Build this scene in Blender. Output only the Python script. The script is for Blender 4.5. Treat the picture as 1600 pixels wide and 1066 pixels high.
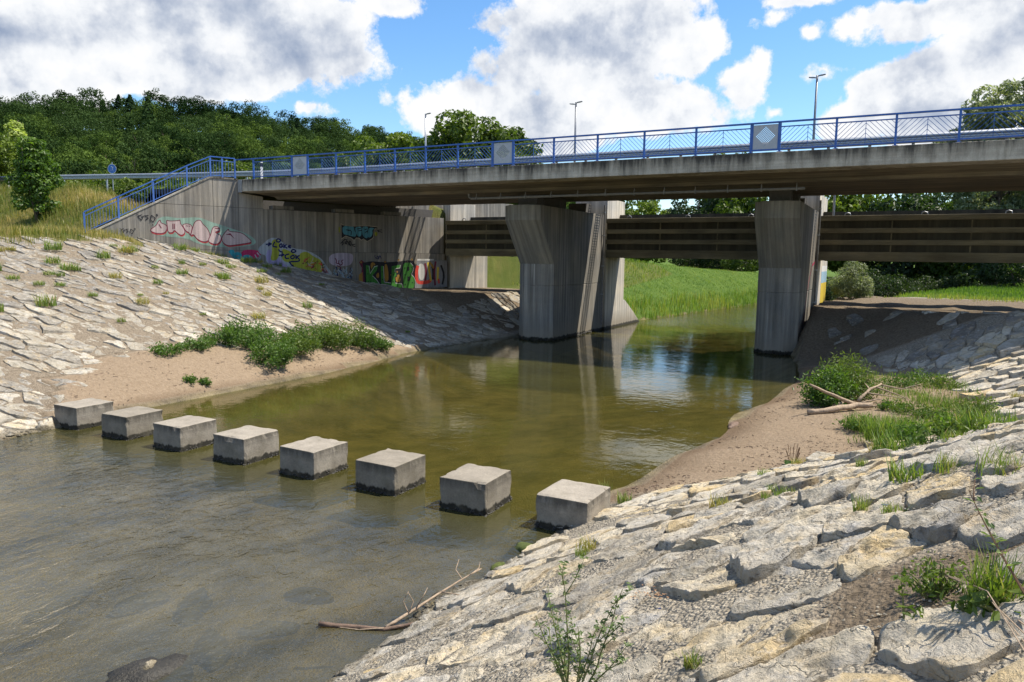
import bpy, math, random
import numpy as np
from mathutils import Vector, Matrix, noise

random.seed(7)
RNG = np.random.default_rng(7)
SC = bpy.context.scene
for o in list(bpy.data.objects):
    bpy.data.objects.remove(o)

# ---------------------------------------------------------------- camera
# world: X across the river to the right bank, Y upstream, Z up, water at 0
YAW, PITCH, ROLL = math.radians(27.79), math.radians(6.526), math.radians(0.8)
EYE = Vector((0, 0, 3.8))
FW = Vector((-math.sin(YAW) * math.cos(PITCH), math.cos(YAW) * math.cos(PITCH), -math.sin(PITCH)))
RT = Vector((math.cos(YAW), math.sin(YAW), 0))
UP = RT.cross(FW)
cam = bpy.data.cameras.new('camera')
cam.sensor_width = 36
cam.lens = 36 * 1139.9 / 1600
cam.clip_start = 0.05
cam.clip_end = 9000
cam_o = bpy.data.objects.new('camera', cam)
SC.collection.objects.link(cam_o)
_r = RT * math.cos(ROLL) + UP * math.sin(ROLL)
_u = UP * math.cos(ROLL) - RT * math.sin(ROLL)
M4 = Matrix((_r, _u, -FW)).transposed().to_4x4()
M4.translation = EYE
cam_o.matrix_world = M4
SC.camera = cam_o

# ---------------------------------------------------------------- sun and exposure
SUNV = Vector((0.44, 0.30, 1.0)).normalized()        # towards the sun
SUN_EL = math.asin(SUNV.z)
sun = bpy.data.lights.new('sun', 'SUN')
sun.energy = 5.0
sun.angle = math.radians(0.53)
sun.color = (1.0, 0.92, 0.79)
sun_o = bpy.data.objects.new('sun', sun)
SC.collection.objects.link(sun_o)
sun_o.rotation_euler = SUNV.to_track_quat('Z', 'Y').to_euler()
SC.view_settings.view_transform = 'Standard'
SC.view_settings.look = 'None'
SC.view_settings.gamma = 1
SC.view_settings.exposure = 0.72
SC.view_settings.use_curve_mapping = False
SC.render.engine = 'CYCLES'
SC.cycles.max_bounces = 7
SC.cycles.diffuse_bounces = 3
SC.cycles.glossy_bounces = 3
SC.cycles.transmission_bounces = 4
SC.cycles.transparent_max_bounces = 10
SC.cycles.caustics_reflective = False
SC.cycles.caustics_refractive = False
SC.cycles.use_denoising = True
SC.cycles.sample_clamp_indirect = 6


# ---------------------------------------------------------------- locating points of the place
def ray(px, py):
    dx, dy = px - 800, py - 533
    c, s = math.cos(ROLL), math.sin(ROLL)
    x, y = dx * c + dy * s, -dx * s + dy * c
    return FW + RT * (x / 1139.9) - UP * (y / 1139.9)


def at_z(px, py, z):
    D = ray(px, py)
    return EYE + D * ((z - EYE.z) / D.z)


def at_y(px, py, Y):
    D = ray(px, py)
    return EYE + D * (Y / D.y)


def at_x(px, py, X):
    D = ray(px, py)
    return EYE + D * (X / D.x)


def at_d(px, py, d):
    D = ray(px, py)
    return EYE + D * (d / D.dot(FW))


# ---------------------------------------------------------------- node helpers
class NT:
    """small helper for building node trees"""
    def __init__(self, tree):
        self.t = tree
        self.n = tree.nodes
        self.l = tree.links

    def new(self, typ, **kw):
        nd = self.n.new(typ)
        for k, v in kw.items():
            if k == 'inp':
                for a, b in v.items():
                    if hasattr(b, 'is_output') or isinstance(b, bpy.types.NodeSocket):
                        self.l.new(b, nd.inputs[a])
                    else:
                        nd.inputs[a].default_value = b
            else:
                setattr(nd, k, v)
        return nd

    def math(self, op, a, b=None, c=None, clamp=False):
        nd = self.n.new('ShaderNodeMath')
        nd.operation = op
        nd.use_clamp = clamp
        for i, v in enumerate((a, b, c)):
            if v is None:
                continue
            if isinstance(v, bpy.types.NodeSocket):
                self.l.new(v, nd.inputs[i])
            else:
                nd.inputs[i].default_value = v
        return nd.outputs[0]

    def vmath(self, op, a, b=None, out=0):
        nd = self.n.new('ShaderNodeVectorMath')
        nd.operation = op
        for i, v in enumerate((a, b)):
            if v is None:
                continue
            if isinstance(v, bpy.types.NodeSocket):
                self.l.new(v, nd.inputs[i])
            else:
                nd.inputs[i].default_value = v
        return nd.outputs[out]

    def mapr(self, v, a, b, c=0.0, d=1.0, smooth=False):
        nd = self.n.new('ShaderNodeMapRange')
        if smooth:
            nd.interpolation_type = 'SMOOTHSTEP'
        self.l.new(v, nd.inputs[0])
        for i, q in enumerate((a, b, c, d)):
            nd.inputs[i + 1].default_value = q
        return nd.outputs[0]

    def mix(self, f, a, b, typ='MIX'):
        nd = self.n.new('ShaderNodeMix')
        nd.data_type = 'RGBA'
        nd.blend_type = typ
        for i, v in ((0, f), (6, a), (7, b)):
            if isinstance(v, bpy.types.NodeSocket):
                self.l.new(v, nd.inputs[i])
            elif i == 0:
                nd.inputs[0].default_value = v
            else:
                nd.inputs[i].default_value = (v[0], v[1], v[2], 1)
        return nd.outputs[2]

    def noise(self, vec, scale, detail=4, rough=0.55, out=0, dist=0.0):
        nd = self.n.new('ShaderNodeTexNoise')
        if vec is not None:
            self.l.new(vec, nd.inputs['Vector'])
        nd.inputs['Scale'].default_value = scale
        nd.inputs['Detail'].default_value = detail
        nd.inputs['Roughness'].default_value = rough
        nd.inputs['Distortion'].default_value = dist
        return nd.outputs[out]

    def voro(self, vec, scale, feature='F1', out=0):
        nd = self.n.new('ShaderNodeTexVoronoi')
        nd.feature = feature
        self.l.new(vec, nd.inputs['Vector'])
        nd.inputs['Scale'].default_value = scale
        return nd.outputs[out]

    def scale(self, vec, s):
        return self.vmath('MULTIPLY', vec, s)

    def ramp(self, v, stops):
        nd = self.n.new('ShaderNodeValToRGB')
        self.l.new(v, nd.inputs[0])
        el = nd.color_ramp.elements
        while len(el) < len(stops):
            el.new(0.5)
        for e, (p, c) in zip(el, stops):
            e.position = p
            e.color = (c[0], c[1], c[2], 1)
        return nd.outputs[0]

    def pos(self):
        return self.n.new('ShaderNodeNewGeometry').outputs['Position']

    def obj(self):
        return self.n.new('ShaderNodeTexCoord').outputs['Object']

    def attr(self, name, out='Fac'):
        nd = self.n.new('ShaderNodeAttribute')
        nd.attribute_name = name
        return nd.outputs[out]

    def bump(self, h, strength=0.5, dist=0.02, nrm=None):
        nd = self.n.new('ShaderNodeBump')
        nd.inputs['Strength'].default_value = strength
        nd.inputs['Distance'].default_value = dist
        self.l.new(h, nd.inputs['Height'])
        if nrm is not None:
            self.l.new(nrm, nd.inputs['Normal'])
        return nd.outputs[0]


def material(name):
    m = bpy.data.materials.new(name)
    m.use_nodes = True
    t = m.node_tree
    for nd in list(t.nodes):
        t.nodes.remove(nd)
    k = NT(t)
    out = k.new('ShaderNodeOutputMaterial')
    return m, k, out


def principled(k, out, col, rough=0.8, metal=0.0, nrm=None, spec=0.3):
    b = k.new('ShaderNodeBsdfPrincipled')
    for key, v in (('Base Color', col), ('Roughness', rough), ('Metallic', metal), ('Specular IOR Level', spec)):
        if isinstance(v, bpy.types.NodeSocket):
            k.l.new(v, b.inputs[key])
        elif key == 'Base Color':
            b.inputs[key].default_value = (v[0], v[1], v[2], 1)
        else:
            b.inputs[key].default_value = v
    if nrm is not None:
        k.l.new(nrm, b.inputs['Normal'])
    k.l.new(b.outputs[0], out.inputs[0])
    return b


# ---------------------------------------------------------------- sky with fair-weather cumulus
world = bpy.data.worlds.new('World')
SC.world = world
world.use_nodes = True
wt = world.node_tree
for nd in list(wt.nodes):
    wt.nodes.remove(nd)
k = NT(wt)
wout = k.new('ShaderNodeOutputWorld')
sky = k.new('ShaderNodeTexSky')
sky.sky_type = 'NISHITA'
sky.sun_disc = False
sky.sun_elevation = SUN_EL
sky.sun_rotation = math.atan2(SUNV.x, SUNV.y)
sky.air_density = 1.0
sky.dust_density = 0.2
sky.ozone_density = 2.5
hsv = k.new('ShaderNodeHueSaturation', inp={'Saturation': 1.22, 'Value': 1.0, 'Color': sky.outputs[0]})
bg_sky = k.new('ShaderNodeBackground', inp={'Color': hsv.outputs[0], 'Strength': 0.125})
gen = k.new('ShaderNodeTexCoord').outputs['Generated']
dirv = k.vmath('NORMALIZE', gen)
rot = k.new('ShaderNodeVectorRotate', rotation_type='Z_AXIS')
k.l.new(dirv, rot.inputs['Vector'])
rot.inputs['Angle'].default_value = -YAW
dl = rot.outputs[0]                      # turned so the valley axis is +Y

warp = k.noise(dl, 6.0, 4, 0.6, out=1)
warpv = k.vmath('SUBTRACT', warp, (0.5, 0.5, 0.5))
dw = k.vmath('ADD', dl, k.scale(warpv, (0.09, 0.05, 0.07)))


def sky_dir(px, py):
    D = ray(px, py).normalized()
    return Vector((D.dot(RT), D.dot(Vector((-math.sin(YAW), math.cos(YAW), 0))), D.z))


def blob(px, py, rx, ry, w=1.0):
    c = sky_dir(px, py)
    d = k.vmath('SUBTRACT', dw, tuple(c))
    d = k.scale(d, (1139.9 / rx, 2.0, 1139.9 / ry))
    r = k.vmath('LENGTH', d, out=1)
    return k.math('MULTIPLY_ADD', r, -w, w * 0.9) if w < 1 else k.math('SUBTRACT', 1.0, r)


def union(lst):
    cur = None
    for b in lst:
        v = blob(*b)
        cur = v if cur is None else k.math('SMOOTH_MAX', cur, v, 0.10)
    return cur


clouds = union([(60, 15, 230, 60), (330, 55, 240, 95), (25, 120, 140, 72), (215, 122, 110, 38), (335, 143, 34, 22, 0.5), (405, 146, 70, 28, 0.7),
                (492, 172, 40, 14, 0.35), (455, 30, 120, 60), (620, -2, 80, 18, 0.5),
                (915, 55, 200, 112), (1000, 180, 165, 55), (705, 175, 100, 62), (840, 190, 190, 70), (1078, 80, 52, 62), (1157, 138, 52, 54, 0.65),
                (1198, 183, 26, 16, 0.4), (1215, 32, 52, 20, 0.4), (1262, 58, 26, 28, 0.38), (1290, 122, 64, 28, 0.38), (1265, 0, 80, 18, 0.5),
                (1335, 190, 72, 40, 0.7), (1400, 160, 70, 50), (1490, 150, 115, 78), (1455, 36, 125, 36), (1570, 80, 90, 80), (1620, 160, 90, 70)])
n_edge = k.noise(dl, 14.0, 10, 0.66)
n_mid = k.noise(dl, 6.0, 6, 0.6)
dens = k.math('ADD', k.math('MULTIPLY_ADD', clouds, 1.6, -0.20), k.math('ADD', k.math('MULTIPLY', k.math('SUBTRACT', n_edge, 0.5), 1.9), k.math('MULTIPLY', k.math('SUBTRACT', n_mid, 0.5), 1.0)))
# the sky goes on round the rest of the dome with the same broken cumulus
far_n = k.noise(k.scale(dl, (1, 1, 1.6)), 3.1, 8, 0.6)
sepd = k.new('ShaderNodeSeparateXYZ')
k.l.new(dl, sepd.inputs[0])
behind = k.math('MAXIMUM', k.mapr(sepd.outputs[1], 0.72, 0.45), k.mapr(sepd.outputs[2], 0.44, 0.62))
gen_c = k.math('MULTIPLY', k.mapr(far_n, 0.50, 0.60), behind)
soft = k.noise(dl, 3.0, 3, 0.5)
mask = k.math('MAXIMUM', k.math('POWER', k.mapr(dens, -0.03, 0.20), k.mapr(soft, 0.35, 0.65, 0.7, 1.5)), gen_c, clamp=True)
mask = k.math('MULTIPLY', mask, k.mapr(sepd.outputs[2], -0.02, 0.03))
# lit rims, blue-grey bellies
belly = union([(400, 85, 200, 75), (330, 10, 160, 60), (880, 165, 130, 62), (760, 60, 90, 90), (930, 40, 160, 60), (1560, 30, 130, 70), (1000, 20, 120, 40),
               (120, 40, 120, 40), (1500, 195, 80, 40)])
off = k.noise(k.vmath('ADD', dl, (0.008, 0.0, 0.02)), 14.0, 10, 0.66)
n_b = k.noise(dl, 9.0, 5, 0.55)
off_b = k.noise(k.vmath('ADD', dl, (0.016, 0.0, 0.036)), 9.0, 5, 0.55)
relief = k.math('ADD', k.math('MULTIPLY', k.math('SUBTRACT', n_edge, off), 1.1), k.math('MULTIPLY', k.math('SUBTRACT', n_b, off_b), 2.2))
n_fine = k.noise(dl, 38.0, 6, 0.6)
sh = k.math('ADD', k.mapr(belly, -0.25, 0.65, 0.0, 0.40, smooth=True), k.math('MULTIPLY', k.math('SUBTRACT', n_mid, 0.50), 0.38))
sh = k.math('ADD', sh, k.math('MULTIPLY', k.math('SUBTRACT', n_fine, 0.5), 0.10))
sh = k.math('SUBTRACT', sh, relief)
thin = k.mapr(dens, 0.1, 0.75, -0.12, 0.12)
sh = k.math('ADD', sh, thin, clamp=True)
ccol = k.ramp(sh, [(0.0, (0.76, 0.765, 0.775)), (0.22, (0.69, 0.71, 0.74)), (0.6, (0.42, 0.465, 0.55)), (1.0, (0.22, 0.28, 0.40))])
bg_c = k.new('ShaderNodeBackground', inp={'Color': ccol, 'Strength': 0.80})
mixw = k.new('ShaderNodeMixShader', inp={0: mask, 1: bg_sky.outputs[0], 2: bg_c.outputs[0]})
k.l.new(mixw.outputs[0], wout.inputs[0])
world.cycles.sampling_method = 'MANUAL'
world.cycles.sample_map_resolution = 512


# ---------------------------------------------------------------- object helpers
def tag(o, label=None, cat=None, group=None, kind=None):
    if label:
        o['label'] = label
    if cat:
        o['category'] = cat
    if group:
        o['group'] = group
    if kind:
        o['kind'] = kind
    return o


def link(o):
    SC.collection.objects.link(o)
    return o


def empty(name, loc=(0, 0, 0)):
    o = bpy.data.objects.new(name, None)
    o.location = loc
    o.empty_display_size = 0.2
    return link(o)


def put(me, name, parent=None):
    """link mesh data as one object; mesh coordinates are world coordinates minus the parent's place"""
    o = bpy.data.objects.new(name, me)
    link(o)
    if parent is not None:
        o.parent = parent
    return o


def copy_tree(o, parent=None):
    c = o.copy()
    link(c)
    if parent is not None:
        c.parent = parent
    for ch in o.children:
        copy_tree(ch, c)
    return c


def np_mesh(name, V, F, mats, mat_idx=None, tint=None, smooth=False):
    V = np.asarray(V, dtype=np.float32)
    F = np.asarray(F, dtype=np.int32)
    n, kk = F.shape
    me = bpy.data.meshes.new(name)
    me.vertices.add(len(V))
    me.vertices.foreach_set('co', V.ravel())
    me.loops.add(n * kk)
    me.loops.foreach_set('vertex_index', F.ravel())
    me.polygons.add(n)
    me.polygons.foreach_set('loop_start', np.arange(0, n * kk, kk, dtype=np.int32))
    if mat_idx is not None:
        me.polygons.foreach_set('material_index', np.asarray(mat_idx, dtype=np.int32))
    me.polygons.foreach_set('use_smooth', np.full(n, smooth))
    for m in (mats if isinstance(mats, (list, tuple)) else [mats]):
        me.materials.append(m)
    me.update(calc_edges=True)
    if tint is not None:
        a = me.attributes.new('tint', 'FLOAT', 'POINT')
        a.data.foreach_set('value', np.asarray(tint, dtype=np.float32))
    return me


class MB:
    """collects shapes for ONE mesh object"""
    def __init__(self):
        self.v, self.f, self.m = [], [], []

    def face(self, pts, mat=0):
        b = len(self.v)
        self.v += [tuple(p) for p in pts]
        self.f.append(tuple(range(b, b + len(pts))))
        self.m.append(mat)

    def loft(self, loops, mat=0, caps=True):
        n = len(loops[0])
        b = len(self.v)
        for lp in loops:
            self.v += [tuple(p) for p in lp]
        for i in range(len(loops) - 1):
            for j in range(n):
                a0, a1 = b + i * n + j, b + i * n + (j + 1) % n
                self.f.append((a0, a1, a1 + n, a0 + n))
                self.m.append(mat)
        if caps:
            self.f.append(tuple(b + j for j in reversed(range(n))))
            self.m.append(mat)
            e = b + (len(loops) - 1) * n
            self.f.append(tuple(e + j for j in range(n)))
            self.m.append(mat)

    def box(self, x0, x1, y0, y1, z0, z1, mat=0):
        self.loft([[(x0, y0, z0), (x1, y0, z0), (x1, y1, z0), (x0, y1, z0)],
                   [(x0, y0, z1), (x1, y0, z1), (x1, y1, z1), (x0, y1, z1)]], mat)

    def bar(self, p, q, w, h=None, mat=0, up=(0, 0, 1)):
        p, q = Vector(p), Vector(q)
        h = w if h is None else h
        d = (q - p).normalized()
        s = d.cross(Vector(up))
        if s.length < 1e-4:
            s = d.cross(Vector((0, 1, 0)))
        s.normalize()
        u = s.cross(d)
        lp = [s * w / 2 + u * h / 2, -s * w / 2 + u * h / 2, -s * w / 2 - u * h / 2, s * w / 2 - u * h / 2]
        self.loft([[p + x for x in lp], [q + x for x in lp]], mat)

    def tube(self, path, rad, n=8, mat=0):
        path = [Vector(p) for p in path]
        if not hasattr(rad, '__len__'):
            rad = [rad] * len(path)
        loops = []
        ref = None
        for i, p in enumerate(path):
            d = (path[min(i + 1, len(path) - 1)] - path[max(i - 1, 0)]).normalized()
            if ref is None:
                ref = d.orthogonal().normalized()
            ref = (ref - d * ref.dot(d))
            if ref.length < 1e-5:
                ref = d.orthogonal()
            ref.normalize()
            s = d.cross(ref)
            loops.append([p + (ref * math.cos(2 * math.pi * j / n) + s * math.sin(2 * math.pi * j / n)) * rad[i] for j in range(n)])
        self.loft(loops, mat)

    def mesh(self, name, mats, smooth=False):
        me = bpy.data.meshes.new(name)
        me.from_pydata([tuple(p) for p in self.v], [], self.f)
        for m in (mats if isinstance(mats, (list, tuple)) else [mats]):
            me.materials.append(m)
        for p, mi in zip(me.polygons, self.m):
            p.material_index = mi
            p.use_smooth = smooth
        me.update()
        return me

    def build(self, name, mats, parent=None, smooth=False, local=False, bevel=0.0):
        if parent is not None and not local:
            L = parent.matrix_basis.translation
            pp = parent
            while pp.parent is not None:
                pp = pp.parent
                L = L + pp.matrix_basis.translation
            self.v = [(p[0] - L.x, p[1] - L.y, p[2] - L.z) for p in self.v]
        o = put(self.mesh(name, mats, smooth), name, parent)
        if bevel:
            b = o.modifiers.new('bevel', 'BEVEL')
            b.width = bevel
            b.segments = 2
            b.limit_method = 'ANGLE'
        return o
# ---------------------------------------------------------------- materials
def concrete(name, base=(0.33, 0.32, 0.295), vertical=True, dark=0.5, board=9.0, streak=1.0, wet=False):
    """board-marked weathered concrete"""
    m, k, out = material(name)
    P = k.pos()
    if vertical == 'x':
        brd = k.noise(k.scale(P, (board, 0, 0.10)), 1.0, 2, 0.5)
        run = k.noise(k.scale(P, (3.0, 0, 0.22)), 1.0, 6, 0.65)
        fine = k.noise(k.scale(P, (26, 0, 1.2)), 1.0, 4, 0.6)
    elif vertical:
        pv = k.scale(P, (1.0, 1.0, 0.05))
        brd = k.noise(k.scale(P, (board, board, 0.10)), 1.0, 2, 0.5)
        run = k.noise(k.scale(P, (3.0, 3.0, 0.22)), 1.0, 6, 0.65)
        fine = k.noise(k.scale(P, (26, 26, 1.2)), 1.0, 4, 0.6)
    else:
        brd = k.noise(k.scale(P, (0.12, board, board)), 1.0, 2, 0.5)
        run = k.noise(k.scale(P, (0.5, 3.0, 3.0)), 1.0, 6, 0.65)
        fine = k.noise(k.scale(P, (1.2, 26, 26)), 1.0, 4, 0.6)
    blot = k.noise(P, 0.7, 6, 0.6)
    grit = k.noise(P, 30, 3, 0.6)
    v = k.math('MULTIPLY', k.mapr(brd, 0.3, 0.7, 0.68, 1.2), k.mapr(run, 0.3, 0.72, 1.12, 1.0 - dark * streak))
    v = k.math('MULTIPLY', v, k.mapr(fine, 0.3, 0.7, 0.88, 1.1))
    v = k.math('MULTIPLY', v, k.mapr(blot, 0.3, 0.7, 0.82, 1.12))
    v = k.math('MULTIPLY', v, k.mapr(grit, 0.3, 0.7, 0.93, 1.06))
    col = k.vmath('SCALE', k.mix(k.mapr(blot, 0.35, 0.65), base, tuple(b * c for b, c in zip(base, (1.06, 1.0, 0.9)))))
    k.l.new(v, col.node.inputs['Scale'])
    if wet:                                     # silt, damp and weed left by the river level
        z = k.new('ShaderNodeSeparateXYZ', inp={0: P}).outputs[2]
        zz = k.math('ADD', z, k.math('MULTIPLY', k.math('SUBTRACT', k.noise(k.scale(P, (5, 5, 2)), 1.0, 4), 0.5), 0.25))
        lime = k.math('MULTIPLY', k.mapr(k.noise(k.scale(P, (7, 7, 0.10)), 1.0, 3, 0.6), 0.60, 0.70), k.mapr(k.noise(k.scale(P, (1.1, 1.1, 0.5)), 1.0, 2), 0.45, 0.6))
        col = k.mix(k.math('MULTIPLY', lime, 0.55), col, (0.52, 0.51, 0.48))            # lime runs
        silt = k.mapr(zz, 0.95, 0.25, 0.0, 0.75)
        col = k.mix(silt, col, (0.23, 0.20, 0.155))
        wetm = k.mapr(zz, 0.16, 0.10)
        col = k.mix(wetm, col, (0.035, 0.033, 0.026))
    h = k.math('ADD', k.math('MULTIPLY', brd, 1.0), k.math('ADD', k.math('MULTIPLY', fine, 0.5), k.math('MULTIPLY', grit, 0.35)))
    principled(k, out, col, 0.88, 0, k.bump(h, 0.35, 0.03), 0.25)
    return m


M = {}
M['wall'] = concrete('concrete_wall', (0.295, 0.28, 0.255), True, 0.5)
M['pier'] = concrete('concrete_pier', (0.27, 0.26, 0.24), True, 0.5, 7.0, wet=True)
M['pier_flare'] = concrete('concrete_pier_flare', (0.25, 0.24, 0.215), 'x', 0.4, 7.0)
M['soffit'] = concrete('concrete_soffit', (0.20, 0.175, 0.135), False, 0.5, 7.0)
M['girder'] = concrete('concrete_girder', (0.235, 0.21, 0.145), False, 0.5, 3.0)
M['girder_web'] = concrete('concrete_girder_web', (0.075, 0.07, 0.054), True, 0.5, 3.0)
M['pale'] = concrete('concrete_pale', (0.56, 0.53, 0.475), True, 0.3, 5.0, wet=True)


def fascia_mat():
    m, k, out = material('concrete_fascia')
    P = k.pos()
    z = k.new('ShaderNodeSeparateXYZ', inp={0: P}).outputs[2]
    st = k.noise(k.scale(P, (3.4, 3.4, 0.35)), 1.0, 6, 0.7)
    st2 = k.noise(k.scale(P, (0.8, 0.8, 0.2)), 1.0, 3, 0.6)
    blot = k.noise(P, 2.2, 7, 0.65)
    grit = k.noise(P, 26, 4, 0.6)
    brd = k.noise(k.scale(P, (0.3, 12, 12)), 1.0, 2, 0.5)
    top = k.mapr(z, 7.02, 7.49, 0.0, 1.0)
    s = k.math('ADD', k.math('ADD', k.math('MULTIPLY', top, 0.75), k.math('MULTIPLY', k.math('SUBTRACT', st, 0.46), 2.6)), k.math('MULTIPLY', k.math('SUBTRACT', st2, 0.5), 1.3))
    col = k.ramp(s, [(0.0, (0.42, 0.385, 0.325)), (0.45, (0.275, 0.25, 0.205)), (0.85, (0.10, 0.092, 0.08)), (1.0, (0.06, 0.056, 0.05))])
    v = k.math('MULTIPLY', k.mapr(blot, 0.3, 0.7, 0.75, 1.2), k.math('MULTIPLY', k.mapr(grit, 0.3, 0.7, 0.88, 1.1), k.mapr(brd, 0.3, 0.7, 0.88, 1.1)))
    c2 = k.vmath('SCALE', col)
    k.l.new(v, c2.node.inputs['Scale'])
    h = k.math('ADD', blot, k.math('ADD', brd, k.math('MULTIPLY', grit, 0.5)))
    principled(k, out, c2, 0.9, 0, k.bump(h, 0.4, 0.02), 0.2)
    return m


M['fascia'] = fascia_mat()


def block_mat():
    m, k, out = material('concrete_block')
    P = k.pos()
    z = k.new('ShaderNodeSeparateXYZ', inp={0: P}).outputs[2]
    nz = k.new('ShaderNodeSeparateXYZ', inp={0: k.n.new('ShaderNodeNewGeometry').outputs['Normal']}).outputs[2]
    blot = k.noise(P, 3.0, 7, 0.65)
    fine = k.noise(P, 40, 4, 0.65)
    pits = k.voro(P, 26)
    run = k.noise(k.scale(P, (9, 9, 1.2)), 1.0, 5, 0.65)
    zz = k.math('ADD', z, k.math('MULTIPLY', k.math('SUBTRACT', run, 0.5), 0.18))
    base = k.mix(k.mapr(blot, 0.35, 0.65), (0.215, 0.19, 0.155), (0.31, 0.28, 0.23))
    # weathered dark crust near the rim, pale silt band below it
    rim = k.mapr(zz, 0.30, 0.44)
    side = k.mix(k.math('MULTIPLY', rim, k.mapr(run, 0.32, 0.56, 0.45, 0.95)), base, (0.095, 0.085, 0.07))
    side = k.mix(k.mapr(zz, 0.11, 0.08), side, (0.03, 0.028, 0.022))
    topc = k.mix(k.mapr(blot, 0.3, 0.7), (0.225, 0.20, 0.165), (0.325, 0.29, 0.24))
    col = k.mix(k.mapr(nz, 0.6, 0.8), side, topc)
    col = k.mix(1.0, col, k.mix(k.mapr(fine, 0.3, 0.7), (0.8, 0.8, 0.8), (1.1, 1.1, 1.1)), 'MULTIPLY')
    rnd = k.new('ShaderNodeObjectInfo').outputs['Random']
    col = k.mix(1.0, col, k.mix(rnd, (0.80, 0.79, 0.76), (1.12, 1.12, 1.12)), 'MULTIPLY')
    stn = k.noise(k.vmath('ADD', P, (3, 1, 0)), 2.2, 5, 0.7)
    col = k.mix(k.mapr(stn, 0.52, 0.68, 0, 0.5), col, (0.14, 0.125, 0.09))
    h = k.math('ADD', fine, k.math('ADD', k.math('MULTIPLY', blot, 1.2), k.mapr(pits, 0.0, 0.25, -0.5, 0.0)))
    principled(k, out, col, 0.88, 0, k.bump(h, 0.45, 0.015), 0.25)
    return m


M['block'] = block_mat()


def stone_mat():
    m, k, out = material('limestone')
    P = k.pos()
    tint = k.attr('tint')
    big = k.noise(P, 1.9, 5, 0.6)
    mid = k.noise(P, 9.0, 8, 0.68)
    fine = k.noise(P, 55.0, 6, 0.7)
    lay = k.noise(k.scale(P, (6, 4, 26)), 1.0, 5, 0.6)
    tt = k.math('ADD', tint, k.math('MULTIPLY', k.math('SUBTRACT', big, 0.5), 0.9))
    col = k.ramp(tt, [(0.0, (0.18, 0.165, 0.145)), (0.25, (0.28, 0.255, 0.215)), (0.45, (0.40, 0.36, 0.285)), (0.62, (0.54, 0.495, 0.415)), (0.8, (0.62, 0.54, 0.40)), (1.0, (0.61, 0.465, 0.25))])
    col = k.mix(k.mapr(k.noise(P, 3.4, 6, 0.65), 0.54, 0.66, 0, 0.55), col, (0.47, 0.345, 0.18))        # rusty ochre stain
    col = k.mix(k.mapr(k.noise(k.scale(P, (1.3, 1, 1)), 2.7, 6, 0.65), 0.55, 0.68, 0, 0.6), col, (0.36, 0.365, 0.375))   # blue-grey faces
    col = k.mix(k.mapr(mid, 0.54, 0.68, 0, 0.6), col, (0.56, 0.54, 0.50))          # pale lichen
    col = k.mix(k.mapr(mid, 0.46, 0.34, 0, 0.6), col, (0.16, 0.135, 0.10))        # dirt in the pits
    col = k.mix(k.mapr(fine, 0.58, 0.74, 0, 0.45), col, (0.12, 0.11, 0.095))       # black specks
    col = k.mix(1.0, col, k.mix(k.mapr(lay, 0.3, 0.7), (0.84, 0.84, 0.84), (1.1, 1.1, 1.1)), 'MULTIPLY')
    soil = k.noise(P, 0.42, 6, 0.65)
    col = k.mix(k.mapr(soil, 0.50, 0.70, 0, 0.4), col, (0.33, 0.285, 0.215))
    wn = k.noise(P, 5.0, 4, 0.6, out=1)
    wv = k.vmath('ADD', k.scale(P, (1, 0.8, 1.6)), k.scale(wn, (0.22, 0.22, 0.22)))
    crack = k.voro(wv, 3.6, 'DISTANCE_TO_EDGE')
    crk = k.math('MULTIPLY', k.mapr(crack, 0.016, 0.0), k.mapr(k.noise(P, 2.6, 3), 0.44, 0.58))
    pit = k.noise(k.scale(P, (1, 1, 1.5)), 17.0, 5, 0.7)
    pt = k.mapr(pit, 0.60, 0.70)
    col = k.mix(k.math('MULTIPLY', pt, 0.5), col, (0.085, 0.072, 0.055))
    col = k.mix(k.math('MULTIPLY', crk, 0.28), col, (0.06, 0.05, 0.04))
    zst = k.math('ADD', k.new('ShaderNodeSeparateXYZ', inp={0: P}).outputs[2], k.math('MULTIPLY', k.math('SUBTRACT', mid, 0.5), 0.25))
    col = k.mix(k.mapr(zst, 0.13, 0.03, 0, 0.85), col, (0.085, 0.072, 0.045))      # wet at the waterline
    h = k.math('ADD', k.math('MULTIPLY', mid, 1.7), k.math('ADD', k.math('MULTIPLY', fine, 0.5), k.math('MULTIPLY', lay, 0.6)))
    h = k.math('SUBTRACT', h, k.math('ADD', k.math('MULTIPLY', crk, 0.35), k.math('MULTIPLY', pt, 0.6)))
    principled(k, out, col, 0.9, 0, k.bump(h, 0.95, 0.045), 0.2)
    return m


M['stone'] = stone_mat()


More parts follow.
